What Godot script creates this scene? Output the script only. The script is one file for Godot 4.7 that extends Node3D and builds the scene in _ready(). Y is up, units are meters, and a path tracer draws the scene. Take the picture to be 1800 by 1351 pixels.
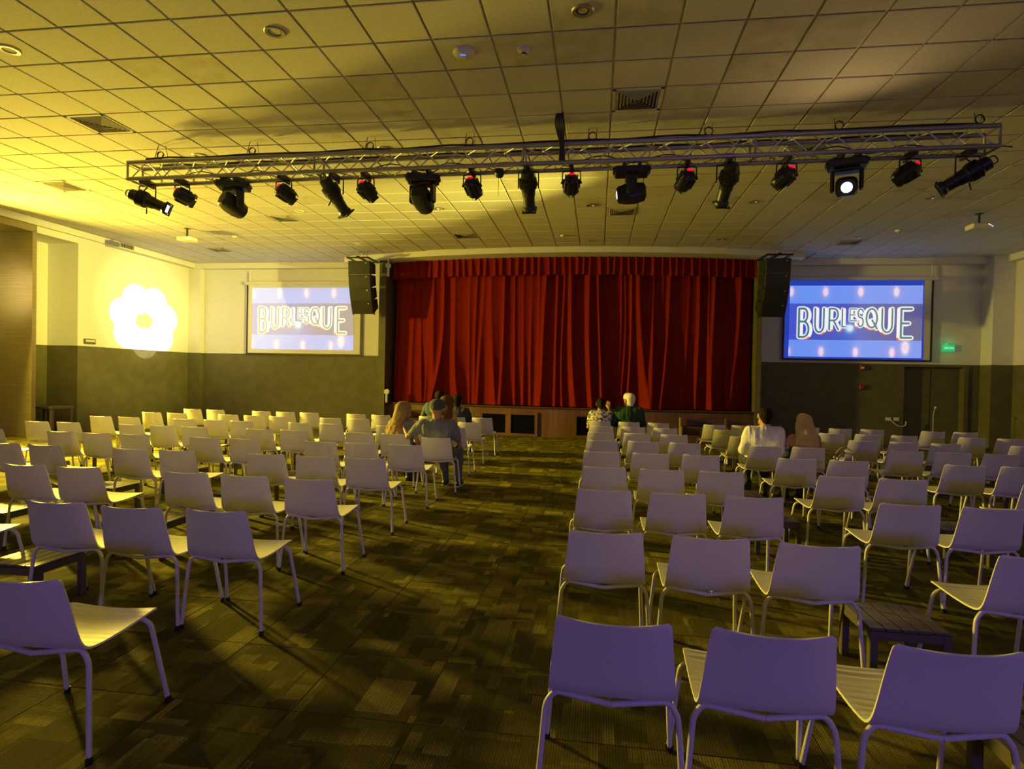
extends Node3D
# A resort theatre: rows of white shell chairs on ribbed carpet tiles, a red stage curtain, a lighting truss under a tiled ceiling.
# Axes: -z runs to the stage, x across the hall, y up, metres.

const CEIL := 4.93
const WL := -12.65       # long side wall on the yellow side
const WR := 10.45        # opposite side wall
const ZB := -17.2        # stage-end wall
const ZF := 9.0          # wall behind the photographer
const DADO := 2.13
const PITCH := 0.6       # ceiling and carpet module
const EYE := Vector3(0, 1.6, 0)

var names := {}
var M := {}
var rng := RandomNumberGenerator.new()

# ------------------------------------------------------------------ mesh building
class MB:
	var v := PackedVector3Array()
	var n := PackedVector3Array()
	var uv := PackedVector2Array()
	var idx := PackedInt32Array()

	func tri(a: Vector3, b: Vector3, c: Vector3) -> void:
		var m := (b - a).cross(c - a).normalized()
		var s := v.size()
		v.append(a); v.append(b); v.append(c)
		for k in 3:
			n.append(m); uv.append(Vector2.ZERO)
		idx.append(s); idx.append(s + 2); idx.append(s + 1)

	func quad(a: Vector3, b: Vector3, c: Vector3, d: Vector3) -> void:
		var m := (c - a).cross(d - b).normalized()
		var s := v.size()
		v.append(a); v.append(b); v.append(c); v.append(d)
		uv.append(Vector2(0, 1)); uv.append(Vector2(1, 1)); uv.append(Vector2(1, 0)); uv.append(Vector2(0, 0))
		for k in 4:
			n.append(m)
		for k in [0, 2, 1, 0, 3, 2]:
			idx.append(s + k)

	# a grid of points, rows of equal length; the outside is on the side of (along row) x (to next row)
	func surf(rows: Array, loop_row := false, loop_col := false) -> void:
		var R := rows.size()
		var C: int = rows[0].size()
		var s := v.size()
		for r in R:
			for c in C:
				var cl: int = (c - 1 + C) % C if loop_row else maxi(c - 1, 0)
				var cr: int = (c + 1) % C if loop_row else mini(c + 1, C - 1)
				var rl: int = (r - 1 + R) % R if loop_col else maxi(r - 1, 0)
				var rr: int = (r + 1) % R if loop_col else mini(r + 1, R - 1)
				var du: Vector3 = rows[r][cr] - rows[r][cl]
				var dv: Vector3 = rows[rr][c] - rows[rl][c]
				var m := du.cross(dv)
				if m.length_squared() < 1e-16:
					var r2: int = mini(r + 1, R - 1) if r == 0 else maxi(r - 1, 0)
					du = rows[r2][cr] - rows[r2][cl]
					m = du.cross(dv)
				v.append(rows[r][c]); n.append(m.normalized())
				uv.append(Vector2(float(c) / maxi(C - 1, 1), 1.0 - float(r) / maxi(R - 1, 1)))
		for r in (R if loop_col else R - 1):
			for c in (C if loop_row else C - 1):
				var r1 := (r + 1) % R
				var c1 := (c + 1) % C
				var a := s + r * C + c
				var b := s + r * C + c1
				var e := s + r1 * C + c1
				var d := s + r1 * C + c
				for k in [a, e, b, a, d, e]:
					idx.append(k)

	func box(c: Vector3, size: Vector3, bev := 0.0, B := Basis.IDENTITY) -> void:
		var h := size * 0.5
		if bev <= 0.0:
			for ax in 3:
				for sg in [-1.0, 1.0]:
					var N := Vector3.ZERO; N[ax] = sg
					var U := Vector3.ZERO; U[(ax + 1) % 3] = 1
					var W := N.cross(U)
					var o := N * h
					var hu: float = h[(ax + 1) % 3]
					var hw: float = h[(ax + 2) % 3]
					quad(c + B * (o - U * hu - W * hw), c + B * (o + U * hu - W * hw), c + B * (o + U * hu + W * hw), c + B * (o - U * hu + W * hw))
			return
		bev = minf(bev, minf(h.x, minf(h.y, h.z)) * 0.95)
		for ax in 3:
			for sg in [-1.0, 1.0]:
				var N := Vector3.ZERO; N[ax] = sg
				var U := Vector3.ZERO; U[(ax + 1) % 3] = 1
				var W := N.cross(U)
				var o := N * h
				var hu: float = h[(ax + 1) % 3] - bev
				var hw: float = h[(ax + 2) % 3] - bev
				quad(c + B * (o - U * hu - W * hw), c + B * (o + U * hu - W * hw), c + B * (o + U * hu + W * hw), c + B * (o - U * hu + W * hw))
		for ax in 3:
			var a1 := (ax + 1) % 3
			var a2 := (ax + 2) % 3
			for s1 in [-1.0, 1.0]:
				for s2 in [-1.0, 1.0]:
					var p := Vector3.ZERO; p[a1] = s1 * h[a1]; p[a2] = s2 * (h[a2] - bev)
					var q := Vector3.ZERO; q[a1] = s1 * (h[a1] - bev); q[a2] = s2 * h[a2]
					var e := Vector3.ZERO; e[ax] = h[ax] - bev
					var k0 := p + e
					var k1 := p - e
					var k2 := q - e
					var k3 := q + e
					if (k2 - k0).cross(k3 - k1).dot(p + q) > 0:
						quad(c + B * k0, c + B * k1, c + B * k2, c + B * k3)
					else:
						quad(c + B * k3, c + B * k2, c + B * k1, c + B * k0)
		for sx in [-1.0, 1.0]:
			for sy in [-1.0, 1.0]:
				for sz in [-1.0, 1.0]:
					var a := Vector3(sx * h.x, sy * (h.y - bev), sz * (h.z - bev))
					var b := Vector3(sx * (h.x - bev), sy * h.y, sz * (h.z - bev))
					var d := Vector3(sx * (h.x - bev), sy * (h.y - bev), sz * h.z)
					if (b - a).cross(d - a).dot(a) > 0:
						tri(c + B * a, c + B * b, c + B * d)
					else:
						tri(c + B * a, c + B * d, c + B * b)

	func tube(pts: Array, r: float, seg := 8, caps := true, r_end := -1.0) -> void:
		var rows := []
		var N := pts.size()
		var up := Vector3.UP
		var t0: Vector3 = (pts[1] - pts[0]).normalized()
		if absf(t0.dot(up)) > 0.9:
			up = Vector3.RIGHT
		var side := t0.cross(up).normalized()
		for i in N:
			var t: Vector3 = (pts[mini(i + 1, N - 1)] - pts[maxi(i - 1, 0)]).normalized()
			side = (side - t * side.dot(t)).normalized()
			var w := t.cross(side)
			var rr := r if r_end < 0 else lerpf(r, r_end, float(i) / (N - 1))
			var row := []
			for k in seg:
				var a := TAU * k / seg
				row.append(pts[i] + (side * cos(a) + w * sin(a)) * rr)
			rows.append(row)
		surf(rows, true)
		if caps:
			for e in [0, N - 1]:
				for k in range(1, seg - 1):
					if e == 0:
						tri(rows[0][0], rows[0][k + 1], rows[0][k])
					else:
						tri(rows[e][0], rows[e][k], rows[e][k + 1])

	# bands of a turned shape: profile points are (radius, height); hard edges between bands unless smooth
	func lathe(prof: Array, seg: int, X := Transform3D.IDENTITY, smooth := false) -> void:
		if smooth:
			var rows := []
			for p in prof:
				var row := []
				for k in seg:
					var a := -TAU * k / seg
					row.append(X * Vector3(maxf(p.x, 1e-4) * cos(a), p.y, maxf(p.x, 1e-4) * sin(a)))
				rows.append(row)
			surf(rows, true)
			return
		for i in prof.size() - 1:
			var rows := []
			for p in [prof[i], prof[i + 1]]:
				var row := []
				for k in seg:
					var a := -TAU * k / seg
					row.append(X * Vector3(maxf(p.x, 1e-4) * cos(a), p.y, maxf(p.x, 1e-4) * sin(a)))
				rows.append(row)
			surf(rows, true)

	# a flat outline (counter-clockwise in the plane given by u, w) pushed along u x w
	func prism(poly: PackedVector2Array, o: Vector3, u: Vector3, w: Vector3, depth: float) -> void:
		var d := u.cross(w).normalized() * depth
		var t := Geometry2D.triangulate_polygon(poly)
		var N := poly.size()
		var area := 0.0
		for i in N:
			area += poly[i].cross(poly[(i + 1) % N])
		for i in range(0, t.size(), 3):
			var a := o + u * poly[t[i]].x + w * poly[t[i]].y
			var b := o + u * poly[t[i + 1]].x + w * poly[t[i + 1]].y
			var c := o + u * poly[t[i + 2]].x + w * poly[t[i + 2]].y
			if (b - a).cross(c - a).dot(d) > 0:
				tri(a + d, b + d, c + d); tri(a, c, b)
			else:
				tri(a + d, c + d, b + d); tri(a, b, c)
		for i in N:
			var p := poly[i] if area > 0 else poly[N - 1 - i]
			var q := poly[(i + 1) % N] if area > 0 else poly[(2 * N - 2 - i) % N]
			var a := o + u * p.x + w * p.y
			var b := o + u * q.x + w * q.y
			quad(a, b, b + d, a + d)

	func mesh() -> ArrayMesh:
		var A := []
		A.resize(Mesh.ARRAY_MAX)
		A[Mesh.ARRAY_VERTEX] = v; A[Mesh.ARRAY_NORMAL] = n; A[Mesh.ARRAY_TEX_UV] = uv; A[Mesh.ARRAY_INDEX] = idx
		var m := ArrayMesh.new()
		m.add_surface_from_arrays(Mesh.PRIMITIVE_TRIANGLES, A)
		return m

# ------------------------------------------------------------------ scene tree helpers
func numbered(called: String) -> String:
	var k: int = names.get(called, 0)
	names[called] = k + 1
	return called if k == 0 else "%s_%03d" % [called, k]

func tag(o: Node3D, label: String, category: String, group := "") -> void:
	o.set_meta("label", label); o.set_meta("category", category)
	if group:
		o.set_meta("group", group)

func thing(called: String, label: String, category: String, at := Vector3.ZERO, turn := 0.0, group := "") -> Node3D:
	var o := Node3D.new()
	o.name = numbered(called)
	add_child(o, true)
	o.position = at; o.rotation.y = turn
	tag(o, label, category, group)
	return o

func part(called: String, shape, m: Material, parent: Node3D = null) -> MeshInstance3D:
	var o := MeshInstance3D.new()
	var ms: Mesh
	if shape is MB:
		ms = shape.mesh()
	else:
		ms = shape
	o.mesh = ms
	o.material_override = m
	if parent == null:
		o.name = numbered(called)
		add_child(o, true)
	else:
		o.name = called
		parent.add_child(o, true)
	return o

func struct(called: String, shape, m: Material) -> MeshInstance3D:
	var o := part(called, shape, m)
	o.set_meta("kind", "structure")
	return o

func bx(c: Vector3, s: Vector3, bev := 0.0, B := Basis.IDENTITY) -> MB:
	var b := MB.new()
	b.box(c, s, bev, B)
	return b

func lohi(lo: Vector3, hi: Vector3, bev := 0.0) -> MB:
	return bx((lo + hi) * 0.5, hi - lo, bev)

func arc(pts: Array, n := 6) -> Array:      # a smooth path through the points
	var out := []
	for i in pts.size() - 1:
		var p0: Vector3 = pts[maxi(i - 1, 0)]
		var p1: Vector3 = pts[i]
		var p2: Vector3 = pts[i + 1]
		var p3: Vector3 = pts[mini(i + 2, pts.size() - 1)]
		for k in n:
			out.append(p1.cubic_interpolate(p2, p0, p3, float(k) / n))
	out.append(pts[-1])
	return out

func facing(dir: Vector3, up := Vector3.UP) -> Basis:      # a basis whose +y runs along dir
	var y := dir.normalized()
	var z := y.cross(up).normalized() if absf(y.dot(up)) < 0.98 else y.cross(Vector3.RIGHT).normalized()
	return Basis(y.cross(z), y, z)

func lin(r: float, g: float, b: float) -> Color:
	return Color(r, g, b).linear_to_srgb()

func mat(c: Color, rough := 0.6, metal := 0.0, spec := 0.5) -> StandardMaterial3D:
	var m := StandardMaterial3D.new()
	m.albedo_color = c; m.roughness = rough; m.metallic = metal; m.metallic_specular = spec
	return m

func glow(c: Color, e: float) -> StandardMaterial3D:
	var m := mat(Color(0.05, 0.05, 0.05), 0.4)
	m.emission_enabled = true; m.emission = c; m.emission_energy_multiplier = e
	return m

func noise_tex(freq: float, a: Color, b: Color, size := 512, sd := 1, oct := 4) -> NoiseTexture2D:
	var f := FastNoiseLite.new()
	f.seed = sd; f.frequency = freq; f.fractal_octaves = oct
	var t := NoiseTexture2D.new()
	t.width = size; t.height = size; t.seamless = true; t.noise = f
	var g := Gradient.new()
	g.set_color(0, a); g.set_color(1, b)
	t.color_ramp = g
	return t

func tri_tex(m: StandardMaterial3D, t: Texture2D, scale: Vector3, off := Vector3.ZERO) -> StandardMaterial3D:
	m.albedo_texture = t
	m.uv1_triplanar = true; m.uv1_world_triplanar = true
	m.uv1_scale = scale; m.uv1_offset = off
	return m

func aim(l: Node3D, at: Vector3, to: Vector3) -> void:
	l.position = at
	l.basis = Basis.looking_at(to - at, Vector3.UP if absf((to - at).normalized().y) < 0.98 else Vector3.RIGHT)

func spot(called: String, at: Vector3, to: Vector3, c: Color, e: float, half: float, soft: float, size := 0.03) -> SpotLight3D:
	var l := SpotLight3D.new()
	l.name = called
	add_child(l, true)
	l.light_color = c; l.light_energy = e; l.spot_angle = half; l.spot_angle_attenuation = soft; l.light_size = size
	l.spot_range = 60; l.spot_attenuation = 2; l.shadow_enabled = true
	aim(l, at, to)
	return l

func area(called: String, at: Vector3, to: Vector3, c: Color, e: float, size: Vector2) -> AreaLight3D:
	var l := AreaLight3D.new()
	l.name = called
	add_child(l, true)
	l.light_color = c; l.light_energy = e; l.area_size = size; l.area_normalize_energy = true
	l.area_range = 60; l.area_attenuation = 2; l.shadow_enabled = true
	aim(l, at, to)
	return l

func omni(called: String, at: Vector3, c: Color, e: float, size := 0.1) -> OmniLight3D:
	var l := OmniLight3D.new()
	l.name = called
	add_child(l, true)
	l.position = at; l.light_color = c; l.light_energy = e; l.light_size = size
	l.omni_range = 60; l.omni_attenuation = 2; l.shadow_enabled = true
	return l

const ORD := ["first", "second", "third", "fourth", "fifth", "sixth", "seventh", "eighth", "ninth", "tenth"]

# ------------------------------------------------------------------ ready
func _ready() -> void:
	rng.seed = 7
	set_view()
	set_lights()
	materials()
	room_shell()
	ceiling_tiles()
	carpet()
	stage()
	screens()
	wall_fittings()
	speaker_arrays()
	truss()
	ceiling_fittings()
	seating()
	people()

func set_view() -> void:
	var cam := Camera3D.new()
	cam.name = "camera"
	add_child(cam)
	cam.fov = 65.98
	cam.near = 0.05; cam.far = 80
	cam.position = EYE
	cam.basis = Basis(Vector3.UP, 0.1439) * Basis(Vector3.RIGHT, -0.0143) * Basis(Vector3.BACK, 0.0202)
	cam.current = true
	var we := WorldEnvironment.new()
	we.name = "world"
	var e := Environment.new()
	e.background_mode = Environment.BG_COLOR
	e.background_color = Color(0.01, 0.01, 0.01)
	e.tonemap_mode = Environment.TONE_MAPPER_LINEAR
	e.tonemap_exposure = 0.8
	e.sdfgi_enabled = true; e.ssao_enabled = true; e.ssil_enabled = true
	we.environment = e
	add_child(we)

func set_lights() -> void:
	var yel := lin(1.0, 0.73, 0.075)
	# flood lamp in the side-wall alcove (its fitting is built in wall_fittings)
	area("alcove_flood_light", Vector3(-12.72, 3.3, -10.2), Vector3(-4.0, 1.6, -8.6), yel, 128.0, Vector2(0.5, 0.5))
	spot("alcove_flood_beam", Vector3(-12.7, 3.3, -10.2), Vector3(-3.0, -1.4, -7.4), yel, 290.0, 52.0, 1.0, 0.35)
	spot("alcove_side_light", Vector3(-12.72, 3.3, -10.6), Vector3(-12.98, 3.3, -11.65), lin(1.0, 0.8, 0.4), 2.6, 42.0, 1.0, 0.05)
	# yellow wash of the end profile spot across to the side wall
	spot("wall_wash_light", Vector3(4.1, 3.9, -8.05), Vector3(-12.8, 3.8, -15.0), lin(1.0, 0.81, 0.12), 430.0, 14.0, 0.7, 0.06)
	# violet light from the bar at the back of the hall
	area("bar_light", Vector3(3.2, 2.7, 8.2), Vector3(1.0, 0.9, -4.0), lin(0.19, 0.09, 1.0), 25.0, Vector2(1.4, 0.7))
	# the moving head turned to the hall
	spot("turned_head_light", Vector3(2.93, 4.03, -7.83), Vector3(0.0, 4.0, -1.0), lin(1.0, 0.64, 0.24), 2.2, 80.0, 1.0, 0.06)
	# the flower thrown on the side wall by the middle moving head: a ring of petals
	var o := Vector3(0.2, 3.98, -8.0)
	var c := Vector3(-12.8, 2.95, -15.2)
	for k in 7:
		var a := TAU * k / 7 + 0.24
		spot("petal_light", o, c + Vector3(0, sin(a) * 0.63, cos(a) * 0.8), lin(1.0, 0.85, 0.85), 620.0, 1.75, 0.25, 0.01)
	spot("flower_halo_light", o, c + Vector3(0, 0.35, 0), lin(1.0, 0.8, 0.2), 330.0, 7.5, 1.0, 0.01)

func materials() -> void:
	M.white = mat(lin(0.7, 0.7, 0.68), 0.85)
	tri_tex(M.white, noise_tex(0.02, Color(0.98, 0.98, 0.98), Color(1, 1, 1)), Vector3.ONE * 0.4)
	M.dado = mat(lin(0.13, 0.12, 0.05), 0.7)
	tri_tex(M.dado, noise_tex(0.015, Color(0.86, 0.86, 0.86), Color(1, 1, 1), 512, 4), Vector3.ONE * 0.3)
	M.tile = mat(lin(0.62, 0.6, 0.56), 0.95)
	tri_tex(M.tile, noise_tex(0.05, Color(0.93, 0.93, 0.93), Color(1, 1, 1), 512, 9), Vector3.ONE * 0.8)
	M.tile2 = mat(lin(0.58, 0.56, 0.52), 0.95)
	tri_tex(M.tile2, noise_tex(0.012, Color(0.88, 0.87, 0.82), Color(1, 1, 1), 512, 11), Vector3.ONE * 0.5)
	M.tbar = mat(lin(0.46, 0.45, 0.42), 0.6)
	M.black = mat(lin(0.012, 0.012, 0.012), 0.45)
	M.blackm = mat(lin(0.02, 0.02, 0.02), 0.35, 0.3)
	M.speaker = mat(lin(0.016, 0.018, 0.016), 0.6)
	M.alu = mat(lin(0.34, 0.34, 0.35), 0.38, 0.6)
	M.brace = mat(lin(0.6, 0.6, 0.58), 0.35, 0.3)
	M.chair = mat(lin(0.72, 0.7, 0.67), 0.5)
	M.leg = mat(lin(0.66, 0.64, 0.62), 0.4)
	M.table = mat(lin(0.1, 0.085, 0.07), 0.45)
	M.wood = mat(lin(0.3, 0.15, 0.07), 0.5)
	tri_tex(M.wood, wood_tex(), Vector3(0.8, 0.35, 0.8))
	M.wood_dark = mat(lin(0.16, 0.08, 0.04), 0.5)
	tri_tex(M.wood_dark, M.wood.albedo_texture, Vector3(0.8, 0.35, 0.8), Vector3(0.3, 0.2, 0.1))
	M.panel = mat(lin(0.34, 0.28, 0.15), 0.5)
	tri_tex(M.panel, grain_tex(), Vector3(0.5, 0.9, 0.5))
	M.velvet = mat(lin(0.2, 0.014, 0.005), 0.85, 0.0, 0.15)
	M.velvet.rim_enabled = true; M.velvet.rim = 0.18; M.velvet.rim_tint = 0.9
	M.redled = glow(lin(1.0, 0.0, 0.035), 1.6)
	M.void = mat(lin(0.006, 0.006, 0.006), 1.0, 0.0, 0.0)
	M.lens = mat(lin(0.03, 0.035, 0.04), 0.08, 0.0, 0.8)
	M.metal = mat(lin(0.35, 0.34, 0.3), 0.4, 0.6)
	M.cream = mat(lin(0.62, 0.6, 0.52), 0.5)
	M.skin = mat(lin(0.42, 0.22, 0.12), 0.6)
	M.skin.subsurf_scatter_enabled = true; M.skin.subsurf_scatter_strength = 0.1

func wood_tex() -> ImageTexture:      # upright veneer strips with streaks
	var im := Image.create(256, 512, false, Image.FORMAT_RGB8)
	var r := RandomNumberGenerator.new()
	r.seed = 21
	var f := FastNoiseLite.new()
	f.seed = 3; f.frequency = 0.03
	var tone := 1.0
	for x in 256:
		if x % 43 == 0:
			tone = r.randf_range(0.72, 1.0)
		var s := r.randf_range(0.85, 1.0)
		for y in 512:
			var k := tone * s * (0.88 + 0.14 * f.get_noise_2d(x * 6.0, y * 0.25))
			im.set_pixel(x, y, Color(k, k * 0.97, k * 0.93))
	return ImageTexture.create_from_image(im)

func grain_tex() -> ImageTexture:     # level grain for the alcove boards
	var im := Image.create(256, 256, false, Image.FORMAT_RGB8)
	var f := FastNoiseLite.new()
	f.seed = 8; f.frequency = 0.02
	for y in 256:
		for x in 256:
			var k := 0.9 + 0.08 * f.get_noise_2d(x * 0.3, y * 5.0)
			im.set_pixel(x, y, Color(k, k, k * 0.97))
	return ImageTexture.create_from_image(im)

# ------------------------------------------------------------------ the room
func room_shell() -> void:
	# walls: white above, dark grey dado below (two parts of each wall)
	var wl := struct("wall_left", lohi(Vector3(-13.05, DADO, -17.5), Vector3(-12.8, 5.2, -13.65)), M.white)
	part("dado", lohi(Vector3(-13.05, 0, -17.5), Vector3(-12.79, DADO, -13.65)), M.dado, wl)
	part("pier", lohi(Vector3(-13.05, DADO, -13.65), Vector3(WL, 5.2, -12.85)), M.white, wl)
	part("pier_dado", lohi(Vector3(-13.05, 0, -13.66), Vector3(WL + 0.012, DADO, -12.84)), M.dado, wl)
	part("niche_back", lohi(Vector3(-13.75, DADO, -13.2), Vector3(-13.5, 5.2, -11.6)), M.white, wl)
	part("niche_back_dado", lohi(Vector3(-13.75, 0, -13.2), Vector3(-13.49, DADO, -11.6)), M.dado, wl)
	part("niche_side", lohi(Vector3(-13.6, DADO, -13.1), Vector3(-13.05, 5.2, -12.85)), M.white, wl)
	part("niche_side_dado", lohi(Vector3(-13.6, 0, -13.1), Vector3(-13.05, DADO, -12.84)), M.dado, wl)
	part("lintel", lohi(Vector3(-13.5, 4.63, -12.85), Vector3(WL, 5.2, -11.75)), M.white, wl)
	# boarded alcove further along
	part("alcove_jamb", lohi(Vector3(-13.9, 0, -11.75), Vector3(WL + 0.02, 4.64, -11.65)), M.panel, wl)
	part("alcove_lintel", lohi(Vector3(-13.9, 4.63, -11.75), Vector3(WL + 0.02, 5.2, -8.4)), M.panel, wl)
	part("alcove_back", lohi(Vector3(-14.0, DADO, -11.7), Vector3(-13.72, 5.2, -8.2)), M.white, wl)
	part("alcove_back_dado", lohi(Vector3(-14.0, 0, -11.7), Vector3(-13.71, DADO, -8.2)), M.dado, wl)
	part("alcove_far_jamb", lohi(Vector3(-13.9, 0, -8.5), Vector3(WL + 0.02, 4.64, -8.4)), M.panel, wl)
	part("upper", lohi(Vector3(-12.95, DADO, -8.4), Vector3(WL, 5.2, ZF)), M.white, wl)
	part("lower", lohi(Vector3(-12.95, 0, -8.4), Vector3(WL + 0.012, DADO, ZF)), M.dado, wl)
	part("corner_pillar", lohi(Vector3(-12.85, DADO, -17.3), Vector3(-12.4, 5.2, -17.0)), M.white, wl)
	part("corner_pillar_dado", lohi(Vector3(-12.85, 0, -17.3), Vector3(-12.39, DADO, -16.99)), M.dado, wl)
	# stage-end wall on both sides of the stage opening
	var wb := struct("wall_back", lohi(Vector3(-13.0, DADO, ZB - 0.25), Vector3(-6.15, 5.2, ZB)), M.white)
	part("dado", lohi(Vector3(-13.0, 0, ZB - 0.25), Vector3(-6.15, DADO, ZB + 0.012)), M.dado, wb)
	part("exit_side", lohi(Vector3(4.2, DADO, ZB - 0.25), Vector3(10.8, 5.2, ZB)), M.white, wb)
	part("exit_side_dado", lohi(Vector3(4.2, 0, ZB - 0.25), Vector3(8.11, DADO, ZB + 0.012)), M.dado, wb)
	part("exit_side_dado", lohi(Vector3(9.58, 0, ZB - 0.25), Vector3(10.8, DADO, ZB + 0.012)), M.dado, wb)
	part("door_head", lohi(Vector3(8.11, 2.06, ZB - 0.25), Vector3(9.58, DADO, ZB + 0.012)), M.dado, wb)
	part("proscenium_side", lohi(Vector3(-6.16, 0, ZB - 0.2), Vector3(-5.96, 4.86, -16.02)), M.dado, wb)
	part("proscenium_side", lohi(Vector3(4.06, 0, ZB - 0.2), Vector3(4.2, 4.86, -16.2)), M.dado, wb)
	part("stage_backing", lohi(Vector3(-6.3, 0, -17.9), Vector3(4.4, 5.2, -17.45)), M.black, wb)
	# door leaf set back in its opening
	var dr := struct("door_1", lohi(Vector3(8.11, 0, ZB - 0.28), Vector3(9.58, 2.06, ZB - 0.17)), M.dado)
	part("door_frame", lohi(Vector3(9.55, 0, ZB - 0.17), Vector3(9.66, 2.1, ZB + 0.05), 0.004), M.dado, dr)
	part("door_gap", lohi(Vector3(8.84, 0, ZB - 0.172), Vector3(8.85, 2.04, ZB - 0.165)), M.black, dr)
	# exit-side wall with its pillar
	var wr := struct("wall_right", lohi(Vector3(WR, DADO, -16.75), Vector3(WR + 0.3, 5.2, ZF)), M.white)
	part("dado", lohi(Vector3(WR - 0.012, 0, -16.75), Vector3(WR + 0.3, DADO, ZF)), M.dado, wr)
	part("pillar", lohi(Vector3(9.95, DADO, -17.3), Vector3(WR + 0.3, 5.2, -16.75)), M.white, wr)
	part("pillar_dado", lohi(Vector3(9.938, 0, -17.3), Vector3(WR + 0.3, DADO, -16.738)), M.dado, wr)
	struct("wall_front", lohi(Vector3(-13.2, 0, ZF), Vector3(WR + 0.4, 5.2, ZF + 0.25)), M.white)
	# gypsum edge of the ceiling
	var t := struct("trim_1", lohi(Vector3(-12.9, 4.78, -17.3), Vector3(-12.56, 5.1, ZF)), M.white)
	var sl := MB.new()
	for k in 9:
		sl.box(Vector3(-12.555, 4.86, -14.45 + 0.05 * k), Vector3(0.02, 0.1, 0.02))
	part("air_slot", lohi(Vector3(-12.575, 4.8, -14.5), Vector3(-12.556, 4.92, -14.0)), M.tbar, t)
	part("air_slot_bars", sl, M.black, t)
	struct("trim_2", lohi(Vector3(-12.6, 4.76, ZB - 0.1), Vector3(-7.2, 5.1, -16.95)), M.white)
	struct("trim_3", lohi(Vector3(5.0, 4.76, ZB - 0.1), Vector3(10.3, 5.1, -16.95)), M.white)
	struct("trim_4", lohi(Vector3(10.25, 4.76, -17.3), Vector3(WR + 0.1, 5.1, ZF)), M.white)

func arc_z(x: float, apex: float, R := 20.0) -> float:     # the bow of the stage front
	var d := x + 0.9
	return apex - (R - sqrt(maxf(R * R - d * d, 0.0)))

func ceiling_tiles() -> void:
	var ce := struct("ceiling", lohi(Vector3(-13.2, CEIL + 0.012, -17.9), Vector3(WR + 0.4, CEIL + 0.3, ZF + 0.2)), M.tbar)
	var skip := {}
	for d in diffuser_spots():
		skip["%d_%d" % [roundi((d.x + 6.21) / PITCH), roundi((-5.45 - d.z) / PITCH)]] = true
	var cells := []
	for i in range(-11, 28):
		for j in range(-24, 20):
			if skip.has("%d_%d" % [i, j]):
				continue
			var x0 := -5.91 + PITCH * (i - 1) + 0.012
			var x1 := x0 + PITCH - 0.024
			var z1 := -5.15 - PITCH * j - 0.012
			var z0 := z1 - PITCH + 0.024
			x0 = maxf(x0, -12.56); x1 = minf(x1, 10.25); z0 = maxf(z0, -16.97); z1 = minf(z1, ZF)
			if x1 - x0 < 0.05 or z1 - z0 < 0.05:
				continue
			var c := Vector3((x0 + x1) / 2, CEIL, (z0 + z1) / 2)
			if c.z < arc_z(c.x, -15.15) - 0.1 and c.x > -7.4 and c.x < 5.2:
				continue
			var d := c - EYE
			var fwd := d.dot(Vector3(-0.1434, 0, -0.9897))
			var side := d.dot(Vector3(0.9897, 0, -0.1434))
			var seen: bool = fwd > 3.6 and absf(side) < fwd * 0.9 + 0.6 and d.y < fwd * 0.72
			cells.append([fwd if seen else 99.0, x0, x1, z0, z1])
	cells.sort_custom(func(a, b): return a[0] < b[0])
	var stains := [M.tile2]
	var std := bx(Vector3.ZERO, Vector3(PITCH - 0.024, 0.016, PITCH - 0.024), 0.004).mesh()
	var rest := MB.new()
	var k := 0
	for c in cells:
		var mid := Vector3((c[1] + c[2]) / 2, CEIL + 0.004 + 0.0015 * sin(k * 12.9), (c[3] + c[4]) / 2)
		var full: bool = c[2] - c[1] > 0.57 and c[4] - c[3] > 0.57
		if k < 298 and c[0] < 90 and full:
			var t := part("ceiling_tile", std, stains[0] if (k * 7) % 11 < 2 else M.tile, ce)
			t.position = mid
			k += 1
		else:
			rest.box(mid, Vector3(c[2] - c[1], 0.016, c[4] - c[3]), 0.004)
	var o := part("far_ceiling_tiles", rest, M.tile, ce)
	o.set_meta("kind", "stuff")
	# the bowed white fascia over the stage
	var top := MB.new()
	var face := []
	var under := []
	for r in 2:
		face.append([]); under.append([])
	for k2 in 61:
		var x := lerpf(-7.3, 5.2, k2 / 60.0)
		var z := arc_z(x, -15.17)
		face[0].append(Vector3(x, 4.78, z)); face[1].append(Vector3(x, 4.96, z))
		under[0].append(Vector3(x, 4.78, minf(z - 0.3, -16.2) if absf(x + 0.9) > 5.2 else z - 1.2)); under[1].append(Vector3(x, 4.78, z))
	top.surf(face); top.surf(under)
	top.box(Vector3(-1.05, 5.0, -16.4), Vector3(12.5, 0.1, 2.6))
	struct("trim_5", top, M.white)

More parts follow.
